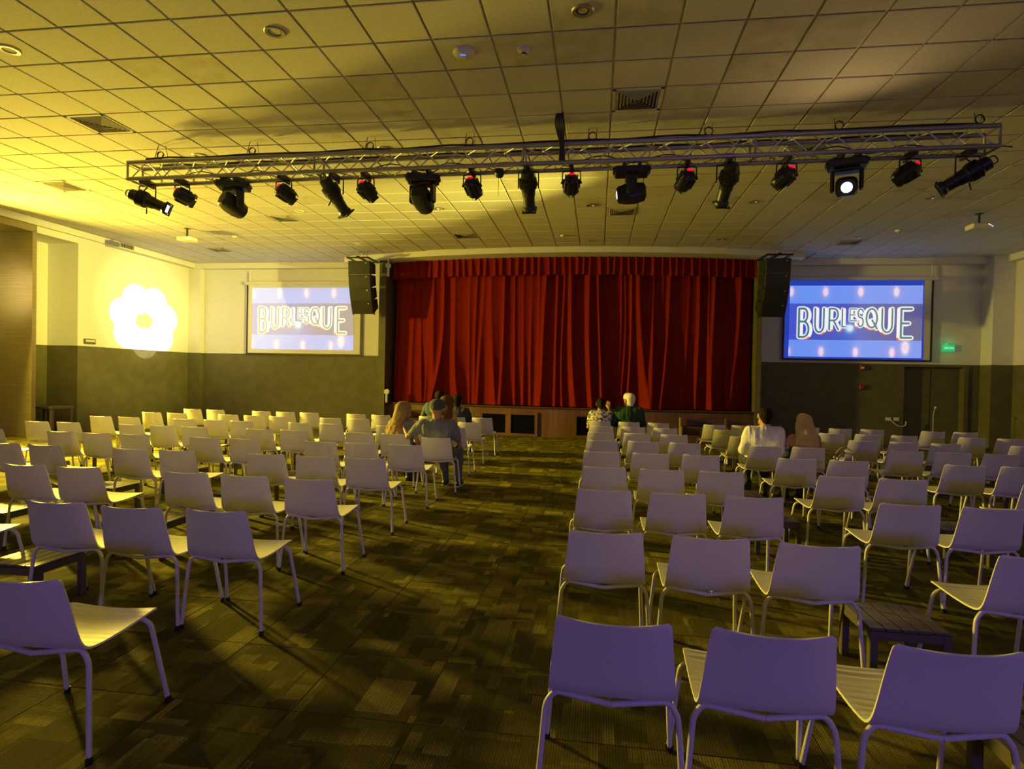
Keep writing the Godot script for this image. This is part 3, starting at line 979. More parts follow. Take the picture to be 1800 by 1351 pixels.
# ------------------------------------------------------------------ truss and lamps
func truss() -> void:
	var xa := -6.92
	var xb := 4.68
	var zf := -7.85
	var zr := -8.14
	var ya := func(x): return 4.385 + 0.075 * (x - xa) / (xb - xa)      # the bar hangs a little askew
	var t := thing("lighting_truss", "long square aluminium lighting truss hung under the tiled ceiling", "truss", Vector3((xa + xb) / 2, 4.42, (zf + zr) / 2))
	var o := t.position
	for c in [[zf, 0.0], [zf, 0.24], [zr, 0.0], [zr, 0.24]]:
		var b := MB.new()
		b.tube([Vector3(xa, ya.call(xa) + c[1], c[0]) - o, Vector3(xb, ya.call(xb) + c[1], c[0]) - o], 0.029, 12)
		part("chord", b, M.alu, t)
	var n := 44
	for k in n:
		var x0 := lerpf(xa + 0.05, xb - 0.05, float(k) / n)
		var x1 := lerpf(xa + 0.05, xb - 0.05, float(k + 1) / n)
		var flip := k % 2 == 0
		for f in 4:
			var p0: Vector3
			var p1: Vector3
			var y0: float = ya.call(x0)
			var y1: float = ya.call(x1)
			if f < 2:
				var z := zf if f == 0 else zr
				p0 = Vector3(x0, y0 + (0.0 if flip else 0.24), z); p1 = Vector3(x1, y1 + (0.24 if flip else 0.0), z)
			else:
				var up := 0.0 if f == 2 else 0.24
				p0 = Vector3(x0, y0 + up, zf if flip else zr); p1 = Vector3(x1, y1 + up, zr if flip else zf)
			var b := MB.new()
			b.tube([p0 - o, p1 - o], 0.009, 6, false)
			part("brace", b, M.brace, t)
	for x in [xa, -4.0, -1.05, 1.9, xb]:
		var b := MB.new()
		for q in [[zf, zf, 0.0, 0.24], [zr, zr, 0.0, 0.24], [zf, zr, 0.0, 0.0], [zf, zr, 0.24, 0.24]]:
			b.tube([Vector3(x, ya.call(x) + q[2], q[0]) - o, Vector3(x, ya.call(x) + q[3], q[1]) - o], 0.016, 8)
		part("joint_frame", b, M.alu, t)
	# wires to the ceiling with coiled spare cable
	var ks := 0
	for x in [-6.56, -5.09, -3.3, -1.87, -0.2, 1.29, 2.87, 4.47]:
		var w := thing("hanging_wire", "thin dark hanging wire with coiled spare cable, %s along the truss from the yellow wall" % ORD[ks], "wire", Vector3(x, ya.call(x) + 0.26, -8.02), 0, "wires holding the truss")
		ks += 1
		var b := MB.new()
		b.tube([Vector3(0, 0, 0.1), Vector3(0.01, CEIL - w.position.y + 0.02, 0)], 0.005, 5)
		b.tube([Vector3(0.12, 0, -0.08), Vector3(0.11, CEIL - w.position.y + 0.02, 0)], 0.004, 5)
		part("wire", b, M.black, w)
		var cl := MB.new()
		var ring := []
		for k in 33:
			var a := TAU * k / 16.0
			ring.append(Vector3(0.06 + 0.05 * cos(a), 0.12 + 0.055 * sin(a), 0.02 + 0.03 * k / 33.0))
		cl.tube(ring, 0.006, 5)
		part("coil", cl, M.black, w)
	var cb := MB.new()
	for k in 5:
		var dx := (k - 2) * 0.016
		cb.tube(arc([Vector3(-0.55 + dx, CEIL + 0.02, -7.52), Vector3(-0.55 + dx * 1.6, 4.8, -7.55), Vector3(-0.53 + dx * 0.7, 4.62, -7.75), Vector3(-0.53 + dx, 4.44, -7.8)]), 0.012, 6)
	tag(part("cable_bundle", cb, M.black), "thick black cable bundle dropping from the ceiling tile to the truss", "cable")
	for k in 2:
		var pts := []
		for j in 30:
			var x: float = lerpf(xa + 0.3, xb - 0.2, j / 29.0)
			pts.append(Vector3(x, ya.call(x) + 0.28 + 0.008 * sin(j * 1.7 + k), [zf, zr][k] + 0.012 * sin(j * 2.3)))
		var b := MB.new()
		b.tube(arc(pts, 3), 0.013, 6)
		tag(part("truss_main_cable", b, M.black), "long black cable taped along the top of the truss, %s bar" % ["near", "far"][k], "cable")
	for k in 4:
		var xs := -6.2 + k * 2.9
		var pts := []
		for j in 7:
			var x: float = xs + j * 0.4
			pts.append(Vector3(x, ya.call(x) + 0.02 + (0.05 if j % 2 else -0.02) + 0.03, -7.99 + 0.06 * sin(j * 2.1)))
		var b := MB.new()
		b.tube(arc(pts, 4), 0.008, 5)
		tag(part("truss_cable", b, M.black), "black lamp cable lying inside the truss, %s stretch from the yellow wall" % ORD[k], "cable", "cables inside the truss")
	var pars := [-6.15, -4.54, -3.3, -1.77, -0.41, 1.09, 2.32, 3.77]
	for k in pars.size():
		par_can(Vector3(pars[k], ya.call(pars[k]), -8.0), Vector3(-0.9, 1.4, -14.6), "black par can with red display, %s of the par cans from the yellow wall" % ORD[k])
	var el := [[-6.72, Vector3(-3.6, 2.9, -8.9), "black profile spot with pale lit lens at the yellow-wall end of the truss"], [-3.77, Vector3(-2.4, 1.0, -10.8), "black profile spot tilted inward, second profile spot from the yellow wall"], [-0.99, Vector3(-0.98, 1.0, -10.6), "black profile spot hanging nearly straight at the middle of the truss"], [1.6, Vector3(1.1, 1.0, -10.6), "black profile spot tilted inward, fourth profile spot from the yellow wall"], [4.42, Vector3(1.6, 2.5, -9.3), "black profile spot slanting across at the exit-side end of the truss"]]
	for k in el.size():
		profile_spot(Vector3(el[k][0], ya.call(el[k][0]), -8.0), el[k][1], el[k][2], k == 0)
	var mh := [[-5.33, Vector3(-4.8, 3.4, -9.4), "boxy moving head lamp, first moving head from the yellow wall", 0.35, 0.25], [-2.47, Vector3(-2.2, 3.2, -9.4), "boxy moving head lamp with bluish glints, second moving head from the yellow wall", 0.2, 0.25], [0.38, Vector3(-1.0, 3.9, -8.0), "moving head lamp lying level with its lit lens toward the yellow wall", 0.0, 2.5], [3.04, Vector3(2.1, 3.2, -5.4), "moving head lamp shining its bright white lens out at the seats", -0.3, 14.0]]
	for q in mh:
		moving_head(Vector3(q[0], ya.call(q[0]), -8.0), q[1], q[2], q[3], q[4])
	var sd := thing("truss_sensor", "small dark camera with a thin hanging wire under the truss", "camera", Vector3(-1.4, 4.37, -8.05))
	var sb := MB.new()
	sb.lathe([Vector2(0.0, 0.07), Vector2(0.06, 0.06), Vector2(0.07, 0.0), Vector2(0.045, -0.045), Vector2(0.0, -0.06)], 14, Transform3D.IDENTITY, true)
	part("dome", sb, M.black, sd)
	var sw := MB.new()
	sw.tube([Vector3(-0.01, -0.04, 0), Vector3(-0.01, -0.3, 0)], 0.003, 4)
	part("wire", sw, M.black, sd)

func clamp_on(t: Node3D, drop: float) -> void:
	var b := MB.new()
	b.box(Vector3(0, -0.02, 0.0), Vector3(0.05, 0.1, 0.3), 0.01)
	b.tube([Vector3(0, -0.05, 0), Vector3(0, -drop, 0)], 0.014, 8)
	part("clamp", b, M.black, t)

func yoke(t: Node3D, w: float, top: float, pivot: float) -> void:
	var b := MB.new()
	b.tube(arc([Vector3(-w, pivot, 0), Vector3(-w, top - 0.03, 0), Vector3(-w + 0.03, top, 0), Vector3(w - 0.03, top, 0), Vector3(w, top - 0.03, 0), Vector3(w, pivot, 0)], 3), 0.009, 6)
	part("yoke", b, M.black, t)

func par_can(at: Vector3, to: Vector3, label: String) -> void:
	var t := thing("par_can", label, "stage light", at, 0, "par cans on the truss")
	clamp_on(t, 0.07)
	yoke(t, 0.12, -0.07, -0.22)
	var c := Vector3(0, -0.22, 0)
	var dir := (to - (at + c)).normalized()
	var X := Transform3D(facing(dir), c)
	var b := MB.new()
	b.lathe([Vector2(0.0, -0.115), Vector2(0.05, -0.11), Vector2(0.085, -0.08), Vector2(0.1, -0.03), Vector2(0.105, 0.05), Vector2(0.1, 0.14), Vector2(0.088, 0.14), Vector2(0.085, 0.1), Vector2(0.0, 0.1)], 20, X)
	var body := part("body", b, M.blackm, t)
	var fins := MB.new()
	for k in 8:
		var a := TAU * k / 8
		fins.box(X * Vector3(0.105 * cos(a), 0.02, 0.105 * sin(a)), Vector3(0.012, 0.16, 0.028), 0.0, X.basis * Basis(Vector3.UP, -a + PI / 2))
	part("fin", fins, M.black, body)
	var fr := MB.new()
	for k in 4:
		var a := TAU * k / 4 + PI / 4
		fr.box(X * Vector3(0.085 * cos(a), 0.16, 0.085 * sin(a)), Vector3(0.13, 0.05, 0.004), 0.0, X.basis * Basis(Vector3.UP, -a + PI / 2) * Basis(Vector3.RIGHT, -0.25))
	part("shutter", fr, M.black, body)
	var up := (Vector3.UP - dir * dir.dot(Vector3.UP)).normalized()
	var side := dir.cross(up)
	var dB := Basis(side, up, -dir)
	part("display", bx(c - dir * 0.112 + up * 0.045, Vector3(0.072, 0.024, 0.016), 0.0, dB), M.redled, t)
	for s in [-1.0, 1.0]:
		part("knob", bx(c + Vector3(0.125 * s, 0, 0), Vector3(0.03, 0.035, 0.035), 0.008), M.black, t)

func profile_spot(at: Vector3, to: Vector3, label: String, lit: bool) -> void:
	var t := thing("profile_spot", label, "stage light", at, 0, "profile spots on the truss")
	clamp_on(t, 0.07)
	yoke(t, 0.135, -0.06, -0.28)
	var c := Vector3(0, -0.28, 0)
	var dir := (to - (at + c)).normalized()
	var X := Transform3D(facing(dir), c)
	var b := MB.new()
	b.lathe([Vector2(0.0, -0.25), Vector2(0.065, -0.25), Vector2(0.085, -0.235), Vector2(0.09, -0.15), Vector2(0.11, -0.13), Vector2(0.112, 0.0), Vector2(0.095, 0.02), Vector2(0.088, 0.1)], 18, X)
	var body := part("lamp_house", b, M.blackm, t)
	var rib := MB.new()
	for k in 5:
		var y := -0.13 + k * 0.024
		rib.lathe([Vector2(0.11, y), Vector2(0.122, y), Vector2(0.122, y + 0.01), Vector2(0.11, y + 0.01)], 18, X)
	part("cooling_fin", rib, M.black, body)
	var l := MB.new()
	l.lathe([Vector2(0.08, 0.06), Vector2(0.078, 0.24), Vector2(0.094, 0.27), Vector2(0.094, 0.3), Vector2(0.08, 0.3), Vector2(0.078, 0.285), Vector2(0.0, 0.285)], 18, X)
	part("lens_tube", l, M.blackm, t)
	part("lens", bx(X * Vector3(0, 0.292, 0), Vector3(0.11, 0.006, 0.11), 0.0, X.basis), glow(lin(1, 0.9, 0.8), 2.2) if lit else M.lens, t)
	var gf := MB.new()
	for k in 4:
		var a := TAU * k / 4
		gf.box(X * Vector3(0.088 * cos(a), 0.31, 0.088 * sin(a)), Vector3(0.19, 0.02, 0.014), 0.0, X.basis * Basis(Vector3.UP, -a + PI / 2))
	part("gel_frame", gf, M.black, t)
	for s in [[-1.0, -0.1], [1.0, 0.03]]:
		var h := MB.new()
		h.tube([X * Vector3(0.1 * s[0], s[1], 0), X * Vector3(0.19 * s[0], s[1] + 0.03, 0)], 0.009, 6)
		part("handle", h, M.black, t)
	var rg := MB.new()
	rg.tube(arc([X * Vector3(-0.045, -0.24, 0), X * Vector3(-0.045, -0.3, 0), X * Vector3(0, -0.315, 0), X * Vector3(0.045, -0.3, 0), X * Vector3(0.045, -0.24, 0)], 3), 0.008, 6)
	part("rear_grip", rg, M.black, t)

func moving_head(at: Vector3, to: Vector3, label: String, pan: float, lens_e: float) -> void:
	var t := thing("moving_head", label, "stage light", at, 0, "moving heads on the truss")
	var B := Basis(Vector3.UP, pan)
	var cl := MB.new()
	for x in [-0.1, 0.1]:
		cl.box(Vector3(x, -0.02, 0), Vector3(0.04, 0.09, 0.3), 0.008)
	part("clamp", cl, M.black, t)
	var base := MB.new()
	base.box(B * Vector3(0, -0.105, 0), Vector3(0.44, 0.1, 0.26), 0.018, B)
	var bs := part("base", base, M.black, t)
	for s in [-1.0, 1.0]:
		part("side_handle", bx(B * Vector3(0.23 * s, -0.09, 0), Vector3(0.03, 0.05, 0.18), 0.01, B), M.blackm, bs)
	var c := Vector3(0, -0.39, 0)
	var dir := (to - (at + c)).normalized()
	var flat := Vector3(dir.x, 0, dir.z).normalized()
	var side := flat.cross(Vector3.UP)
	var yB := Basis(side, Vector3.UP, -flat)
	part("turntable", bx(Vector3(0, -0.185, 0), Vector3(0.3, 0.05, 0.16), 0.012, yB), M.blackm, t)
	for s in [-1.0, 1.0]:
		var arm := MB.new()
		arm.box(yB * Vector3(0.16 * s, -0.31, 0), Vector3(0.05, 0.26, 0.13), 0.02, yB)
		part("arm", arm, M.blackm, t)
	var X := Transform3D(facing(dir), c)
	var h := MB.new()
	var rows := []
	for p in [[-0.19, 0.07], [-0.17, 0.105], [-0.05, 0.125], [0.08, 0.12], [0.13, 0.105], [0.17, 0.1]]:
		var row := []
		for k in 24:
			var a := -TAU * k / 24
			var q := pow(pow(absf(cos(a)), 4.0) + pow(absf(sin(a)), 4.0), -0.25)
			row.append(X * Vector3(p[1] * q * cos(a), p[0], p[1] * q * sin(a)))
		rows.append(row)
	h.surf(rows, true)
	for k in range(1, 23):
		h.tri(rows[0][0], rows[0][k], rows[0][k + 1]); h.tri(rows[5][0], rows[5][k + 1], rows[5][k])
	var hd := part("head", h, M.blackm, t)
	var rim := MB.new()
	rim.lathe([Vector2(0.062, 0.165), Vector2(0.095, 0.165), Vector2(0.095, 0.185), Vector2(0.062, 0.185)], 24, X)
	part("lens_rim", rim, M.black, hd)
	var le := MB.new()
	le.lathe([Vector2(0.07, 0.176), Vector2(0.045, 0.19), Vector2(0.0, 0.196)], 24, X)
	part("lens", le, glow(lin(1.0, 0.93, 0.8), lens_e), hd)

# ------------------------------------------------------------------ on the ceiling
func diffuser_spots() -> Array:
	return [Vector3(-6.81, 0, -7.25), Vector3(0.39, 0, -7.25), Vector3(0.39, 0, -12.05), Vector3(-3.21, 0, -13.85), Vector3(-6.81, 0, -12.05), Vector3(-10.41, 0, -15.05), Vector3(5.79, 0, -15.05), Vector3(2.79, 0, -9.05), Vector3(-9.81, 0, -9.65)]

func ceiling_fittings() -> void:
	var where := ["nearest the yellow wall, before the truss", "before the truss, above the middle of the hall", "behind the truss, above the stage aisle", "nearest the curtain, on the yellow side", "behind the truss, over the yellow-side seats", "in the bright corner near the flower light", "over the blue projection screen", "seen through the truss, on the exit side", "at the yellow wall, level with the truss end"]
	var sp := diffuser_spots()
	for k in sp.size():
		var t := thing("air_diffuser", "square four-way ceiling air diffuser " + where[k], "air vent", Vector3(sp[k].x, CEIL, sp[k].z), 0, "air diffusers in the ceiling")
		var f := MB.new()
		for q in 4:
			f.box(Basis(Vector3.UP, q * PI / 2) * Vector3(0, 0, 0.272), Vector3(0.585, 0.014, 0.042), 0.0, Basis(Vector3.UP, q * PI / 2))
		part("frame", f, M.tile, t)
		part("duct", bx(Vector3(0, 0.008, 0), Vector3(0.51, 0.006, 0.51)), M.black, t)
		for r in 6:
			var w := 0.25 - r * 0.04
			var b := MB.new()
			for q in 4:
				var B := Basis(Vector3.UP, q * PI / 2)
				var p0 := B * Vector3(-w, 0.002, w)
				var p1 := B * Vector3(w, 0.002, w)
				var p2 := B * Vector3(w - 0.026, -0.02, w - 0.026)
				var p3 := B * Vector3(-w + 0.026, -0.02, w - 0.026)
				b.quad(p0, p1, p2, p3); b.quad(p3, p2, p1, p0)
			part("louvre", b, M.tile, t)
	var dl := {}
	var k2 := 0
	for z in [-5.45, -8.45, -11.55, -14.55]:
		for x in [-6.21, -3.21, -0.21, 2.79, 5.79]:
			if (z < -14 and x == -3.21) or (z == -8.45 and x == 2.79) or (z > -6 and x > 1):
				continue
			var rw: String = {-5.45: "before the truss", -8.45: "just behind the truss", -11.55: "midway behind the truss", -14.55: "nearest the stage"}[z]
			var cl: String = {-6.21: "first from the yellow wall", -3.21: "second from the yellow wall", -0.21: "over the aisle", 2.79: "next past the aisle", 5.79: "farthest from the yellow wall"}[x]
			var t := thing("downlight", "round recessed ceiling downlight %s, %s" % [rw, cl], "downlight", Vector3(x, CEIL, z), 0, "recessed downlights")
			var b := MB.new()
			b.lathe([Vector2(0.06, 0.01), Vector2(0.065, -0.012), Vector2(0.095, -0.016), Vector2(0.105, -0.004), Vector2(0.105, 0.006)], 24, Transform3D(Basis(Vector3.RIGHT, PI), Vector3.ZERO) if false else Transform3D.IDENTITY)
			part("ring", b, M.metal if x != -6.21 else M.cream, t)
			var c := MB.new()
			c.lathe([Vector2(0.062, -0.006), Vector2(0.03, 0.0), Vector2(0.0, 0.002)], 20)
			part("bulb", c, M.lens if k2 % 3 else M.metal, t)
			k2 += 1
	var ap := thing("wireless_access_point", "white dome wireless access point with blue light on the ceiling", "access point", Vector3(-1.44, CEIL, -6.0))
	var b := MB.new()
	b.lathe([Vector2(0.0, -0.06), Vector2(0.06, -0.056), Vector2(0.1, -0.04), Vector2(0.115, -0.015), Vector2(0.11, 0.005)], 28, Transform3D.IDENTITY, true)
	part("shell", b, M.cream, ap)
	var ring := []
	for k in 9:
		var a := PI * 0.3 + PI * 0.4 * k / 8
		ring.append(Vector3(0.045 * cos(a), -0.059, 0.045 * sin(a)))
	var rb := MB.new()
	rb.tube(ring, 0.007, 6)
	part("blue_light", rb, glow(lin(0.05, 0.12, 1.0), 3.0), ap)
	for q in [[Vector3(-0.82, CEIL, -6.02), "white cone smoke detector beside the access point"], [Vector3(-0.88, CEIL, -13.96), "white smoke detector near the stage fascia, over the aisle"], [Vector3(6.37, CEIL, -13.93), "white smoke detector above the blue screen side"], [Vector3(-9.0, CEIL, -13.6), "white smoke detector near the corner with the flower light"]]:
		var t := thing("smoke_detector", q[1], "smoke detector", q[0], 0, "smoke detectors on the ceiling")
		var s := MB.new()
		s.lathe([Vector2(0.0, -0.075), Vector2(0.022, -0.072), Vector2(0.028, -0.05), Vector2(0.062, -0.028), Vector2(0.07, 0.004)], 20)
		part("base", s, M.cream, t)
		var s2 := MB.new()
		s2.lathe([Vector2(0.029, -0.062), Vector2(0.034, -0.058), Vector2(0.034, -0.054), Vector2(0.029, -0.05)], 16)
		part("sensor_ring", s2, M.blackm, t)

# ------------------------------------------------------------------ seats
func shell_mesh() -> ArrayMesh:
	var key := [Vector3(0, 0.763, 0.0), Vector3(0, 0.70, -0.018), Vector3(0, 0.62, -0.036), Vector3(0, 0.545, -0.052), Vector3(0, 0.492, -0.068), Vector3(0, 0.462, -0.092), Vector3(0, 0.451, -0.13), Vector3(0, 0.447, -0.2), Vector3(0, 0.449, -0.3), Vector3(0, 0.457, -0.42), Vector3(0, 0.461, -0.49), Vector3(0, 0.456, -0.515)]
	var path := arc(key, 7)
	var L := PackedFloat32Array([0.0])
	for i in range(1, path.size()):
		L.append(L[i - 1] + path[i].distance_to(path[i - 1]))
	var total := L[-1]
	var top := []
	var U := 13
	for i in path.size():
		var p: Vector3 = path[i]
		var s := L[i]
		var w := 0.0
		if s < 0.33:
			w = lerpf(0.195, 0.228, s / 0.33)
		else:
			w = lerpf(0.228, 0.218, (s - 0.33) / (total - 0.33))
		var d := minf(s, total - s)
		if d < 0.014:
			w -= 0.014 - sqrt(maxf(0.014 * 0.014 - pow(0.014 - d, 2), 0))
		var back := clampf(1.0 - s / 0.36, 0, 1)
		var seat := clampf((s - 0.3) / 0.12, 0, 1)
		var row := []
		for k in U:
			var u := -1.0 + 2.0 * k / (U - 1)
			var q := p + Vector3(u * w, 0, 0)
			q.z += (1 - u * u) * lerpf(0.0, 0.045, maxf(back, 0.0)) + (1 - u * u) * 0.012 * (1 - back) * (1 - seat)
			q.y -= (1 - u * u) * 0.012 * seat
			q.y += 0.0028 * sin(p.z * TAU / 0.042) * seat * clampf((total - s) / 0.05, 0, 1) * clampf((1.0 - absf(u)) / 0.2, 0, 1)
			row.append(q)
		top.append(row)
	var und := []
	for i in top.size():
		var row := []
		for k in U:
			var du: Vector3 = top[i][mini(k + 1, U - 1)] - top[i][maxi(k - 1, 0)]
			var dv: Vector3 = top[mini(i + 1, top.size() - 1)][k] - top[maxi(i - 1, 0)][k]
			row.append(top[i][k] - dv.cross(du).normalized() * -0.0095)
		und.append(row)
	# the upper side faces forward and up; find which layer is outside by the row direction
	var b := MB.new()
	b.surf(und)
	var rev := []
	for row in top:
		var r2: Array = row.duplicate()
		r2.reverse()
		rev.append(r2)
	b.surf(rev)
	var n := top.size()
	var edge := []      # the rim all round
	for k in U: edge.append([top[0][k], und[0][k]])
	for i in range(1, n): edge.append([top[i][U - 1], und[i][U - 1]])
	for k in range(U - 2, -1, -1): edge.append([top[n - 1][k], und[n - 1][k]])
	for i in range(n - 2, 0, -1): edge.append([top[i][0], und[i][0]])
	var e0 := []
	var e1 := []
	var em := []
	for e in edge:
		e0.append(e[0]); e1.append(e[1])
	b.surf([e1, e0], true)
	return b.mesh()

func make_chair(label: String) -> Node3D:
	var t := thing("shell_chair", label, "chair")
	part("seat_shell", shell_mesh(), M.chair, t)
	for q in [[-1.0, false], [1.0, false], [-1.0, true], [1.0, true]]:
		var s: float = q[0]
		var pts: Array
		if q[1]:
			pts = [Vector3(0, 0.428, -0.43), Vector3(0.15 * s, 0.434, -0.43), Vector3(0.2 * s, 0.432, -0.435), Vector3(0.232 * s, 0.405, -0.445), Vector3(0.24 * s, 0.36, -0.453), Vector3(0.265 * s, 0.01, -0.53)]
		else:
			pts = [Vector3(0, 0.431, -0.066), Vector3(0.15 * s, 0.444, -0.084), Vector3(0.2 * s, 0.444, -0.09), Vector3(0.232 * s, 0.405, -0.088), Vector3(0.24 * s, 0.36, -0.085), Vector3(0.265 * s, 0.01, -0.06)]
		var b := MB.new()
		var path := []
		for k in range(0, 4):
			path.append_array(arc(pts.slice(0, 5), 4).slice(k * 4, k * 4 + 4))
		path.append(pts[4]); path.append(pts[5])
		b.tube(path, 0.0112, 9)
		var leg := part("leg", b, M.leg, t)
		var g := MB.new()
		g.lathe([Vector2(0.0, 0.03), Vector2(0.0145, 0.03), Vector2(0.0145, 0.002), Vector2(0.012, 0.0), Vector2(0.0, 0.0)], 9, Transform3D(Basis.IDENTITY, Vector3(pts[5].x, 0, pts[5].z)))
		part("foot_glide", g, M.black, leg)
	return t

func make_table(label: String) -> Node3D:
	var t := thing("side_table", label, "table")
	for k in 5:
		part("slat", bx(Vector3(-0.16 + 0.08 * k, 0.302, 0), Vector3(0.076, 0.018, 0.38), 0.004), M.table, t)
	var ap := MB.new()
	for s in [-1.0, 1.0]:
		ap.box(Vector3(0, 0.27, 0.18 * s), Vector3(0.36, 0.045, 0.03), 0.004)
		ap.box(Vector3(0.18 * s, 0.27, 0), Vector3(0.03, 0.045, 0.33), 0.004)
	part("apron", ap, M.table, t)
	for x in [-1.0, 1.0]:
		for z in [-1.0, 1.0]:
			part("leg", bx(Vector3(0.178 * x, 0.1465, 0.178 * z), Vector3(0.042, 0.293, 0.042), 0.004), M.table, t)
	return t

const ROWL := [-2.06, -3.23, -4.38, -5.55, -6.76, -7.93, -9.11, -10.28, -11.43]
const ROWR := [-2.07, -3.26, -4.47, -5.65, -6.82, -8.04, -9.21, -10.39, -11.52]
const COLL := [-2.21, -2.76, -3.28, -4.27, -4.8, -5.82, -6.34, -6.87, -7.93, -8.46]
const COLR := [0.07, 0.61, 1.15, 2.17, 2.69, 3.83, 4.38, 4.92, 5.93, 6.48]
# seats that stand in each row, counted from the row behind the photographer's side
const SEATL := [1, 4, 5, 7, 9, 10, 10, 10, 10]
const SEATR := [3, 4, 5, 6, 7, 8, 9, 10, 10]
const GAPL := [-3.77, -5.31, -7.4]
const GAPR := [1.66, 3.26, 5.43]

func seating() -> void:
	var proto: Node3D = null
	var taken := {"L50": "a man in a grey shirt", "L51": "a woman with long wavy hair", "L71": "a woman with a bare back", "L81": "a person in a dark jacket", "L82": "a man in a blue shirt", "R80": "a woman in a patterned blouse", "R81": "a white-haired man", "R53": "a man in a white shirt", "R54": "a woman with long blonde hair"}
	for side in 2:
		var rows: Array = [ROWL, ROWR][side]
		var cols: Array = [COLL, COLR][side]
		var block: String = ["yellow-wall block", "exit-sign block"][side]
		for r in 9:
			for c in ([SEATL, SEATR][side][r]):
				var key := "%s%d%d" % ["LR"[side], r, c]
				var row_name: String = "row nearest the stage" if r == 8 else ("%s row from the stage" % ORD[8 - r])
				var seat_name: String = "aisle seat" if c == 0 else ("%s seat from the aisle" % ORD[c])
				var label := "empty white chair, %s, %s, %s" % [block, row_name, seat_name]
				if taken.has(key):
					label = "white chair taken by %s, %s" % [taken[key], row_name]
				var o: Node3D
				if proto == null:
					proto = make_chair(label)
					o = proto
				else:
					o = proto.duplicate()
					o.name = numbered("shell_chair")
					add_child(o, true)
				tag(o, label, "chair", "white chairs in the " + block)
				o.position = Vector3(cols[c] - (0.03 if side == 0 else 0.0) + rng.randf_range(-0.012, 0.012), 0, rows[r] + rng.randf_range(-0.02, 0.02))
				o.rotation.y = rng.randf_range(-0.03, 0.03) + (0.03 if side == 0 else 0.02)
				if key == "L00":
					o.position = Vector3(-2.26, 0, -2.03)
				if key == "L50":
					o.position = Vector3(-2.11, 0, -7.62); o.rotation.y = 0.1
	var tp: Node3D = null
	for side in 2:
		var rows: Array = [ROWL, ROWR][side]
		var block: String = ["yellow-wall block", "exit-sign block"][side]
		for r in 9:
			for g in 3:
				if [SEATL, SEATR][side][r] < [3, 5, 8][g] and not (side == 1 and g == 1 and r == 2):
					continue
				var row_name: String = "row nearest the stage" if r == 8 else ("%s row from the stage" % ORD[8 - r])
				var label := "low dark slatted table, %s, %s, %s gap from aisle" % [block, row_name, ORD[g]]
				var o: Node3D
				if tp == null:
					tp = make_table(label)
					o = tp
				else:
					o = tp.duplicate()
					o.name = numbered("side_table")
					add_child(o, true)
				tag(o, label, "table", "low tables in the " + block)
				o.position = Vector3([GAPL, GAPR][side][g] + rng.randf_range(-0.02, 0.02), 0, rows[r] - 0.28)
				o.rotation.y = rng.randf_range(-0.03, 0.03)
	# the handbag left on the table beside the blonde woman
	var bag := thing("handbag", "pale handbag with looped straps on the low table beside the blonde woman", "bag", Vector3(3.24, 0.311, -8.3), 0.2)
	var b := MB.new()
	var rws := []
	for q in [[0.0, 0.12, 0.06], [0.02, 0.155, 0.08], [0.12, 0.165, 0.08], [0.2, 0.15, 0.05], [0.235, 0.14, 0.02]]:
		var row := []
		for k in 20:
			var a := -TAU * k / 20
			row.append(Vector3(q[1] * signf(cos(a)) * pow(absf(cos(a)), 0.5), q[0], q[2] * signf(sin(a)) * pow(absf(sin(a)), 0.6)))
		rws.append(row)
	b.surf(rws, true)
	var leather := mat(lin(0.42, 0.32, 0.14), 0.5)
	part("pouch", b, leather, bag)
	for s in [[-0.035, 0.2], [0.03, 0.13]]:
		var h := MB.new()
		h.tube(arc([Vector3(-0.12, 0.2, s[0]), Vector3(-0.11, 0.24 + s[1] * 0.6, s[0]), Vector3(0.0, 0.24 + s[1], s[0]), Vector3(0.11, 0.24 + s[1] * 0.6, s[0]), Vector3(0.12, 0.2, s[0])], 5), 0.009, 6)
		part("strap", h, leather, bag)

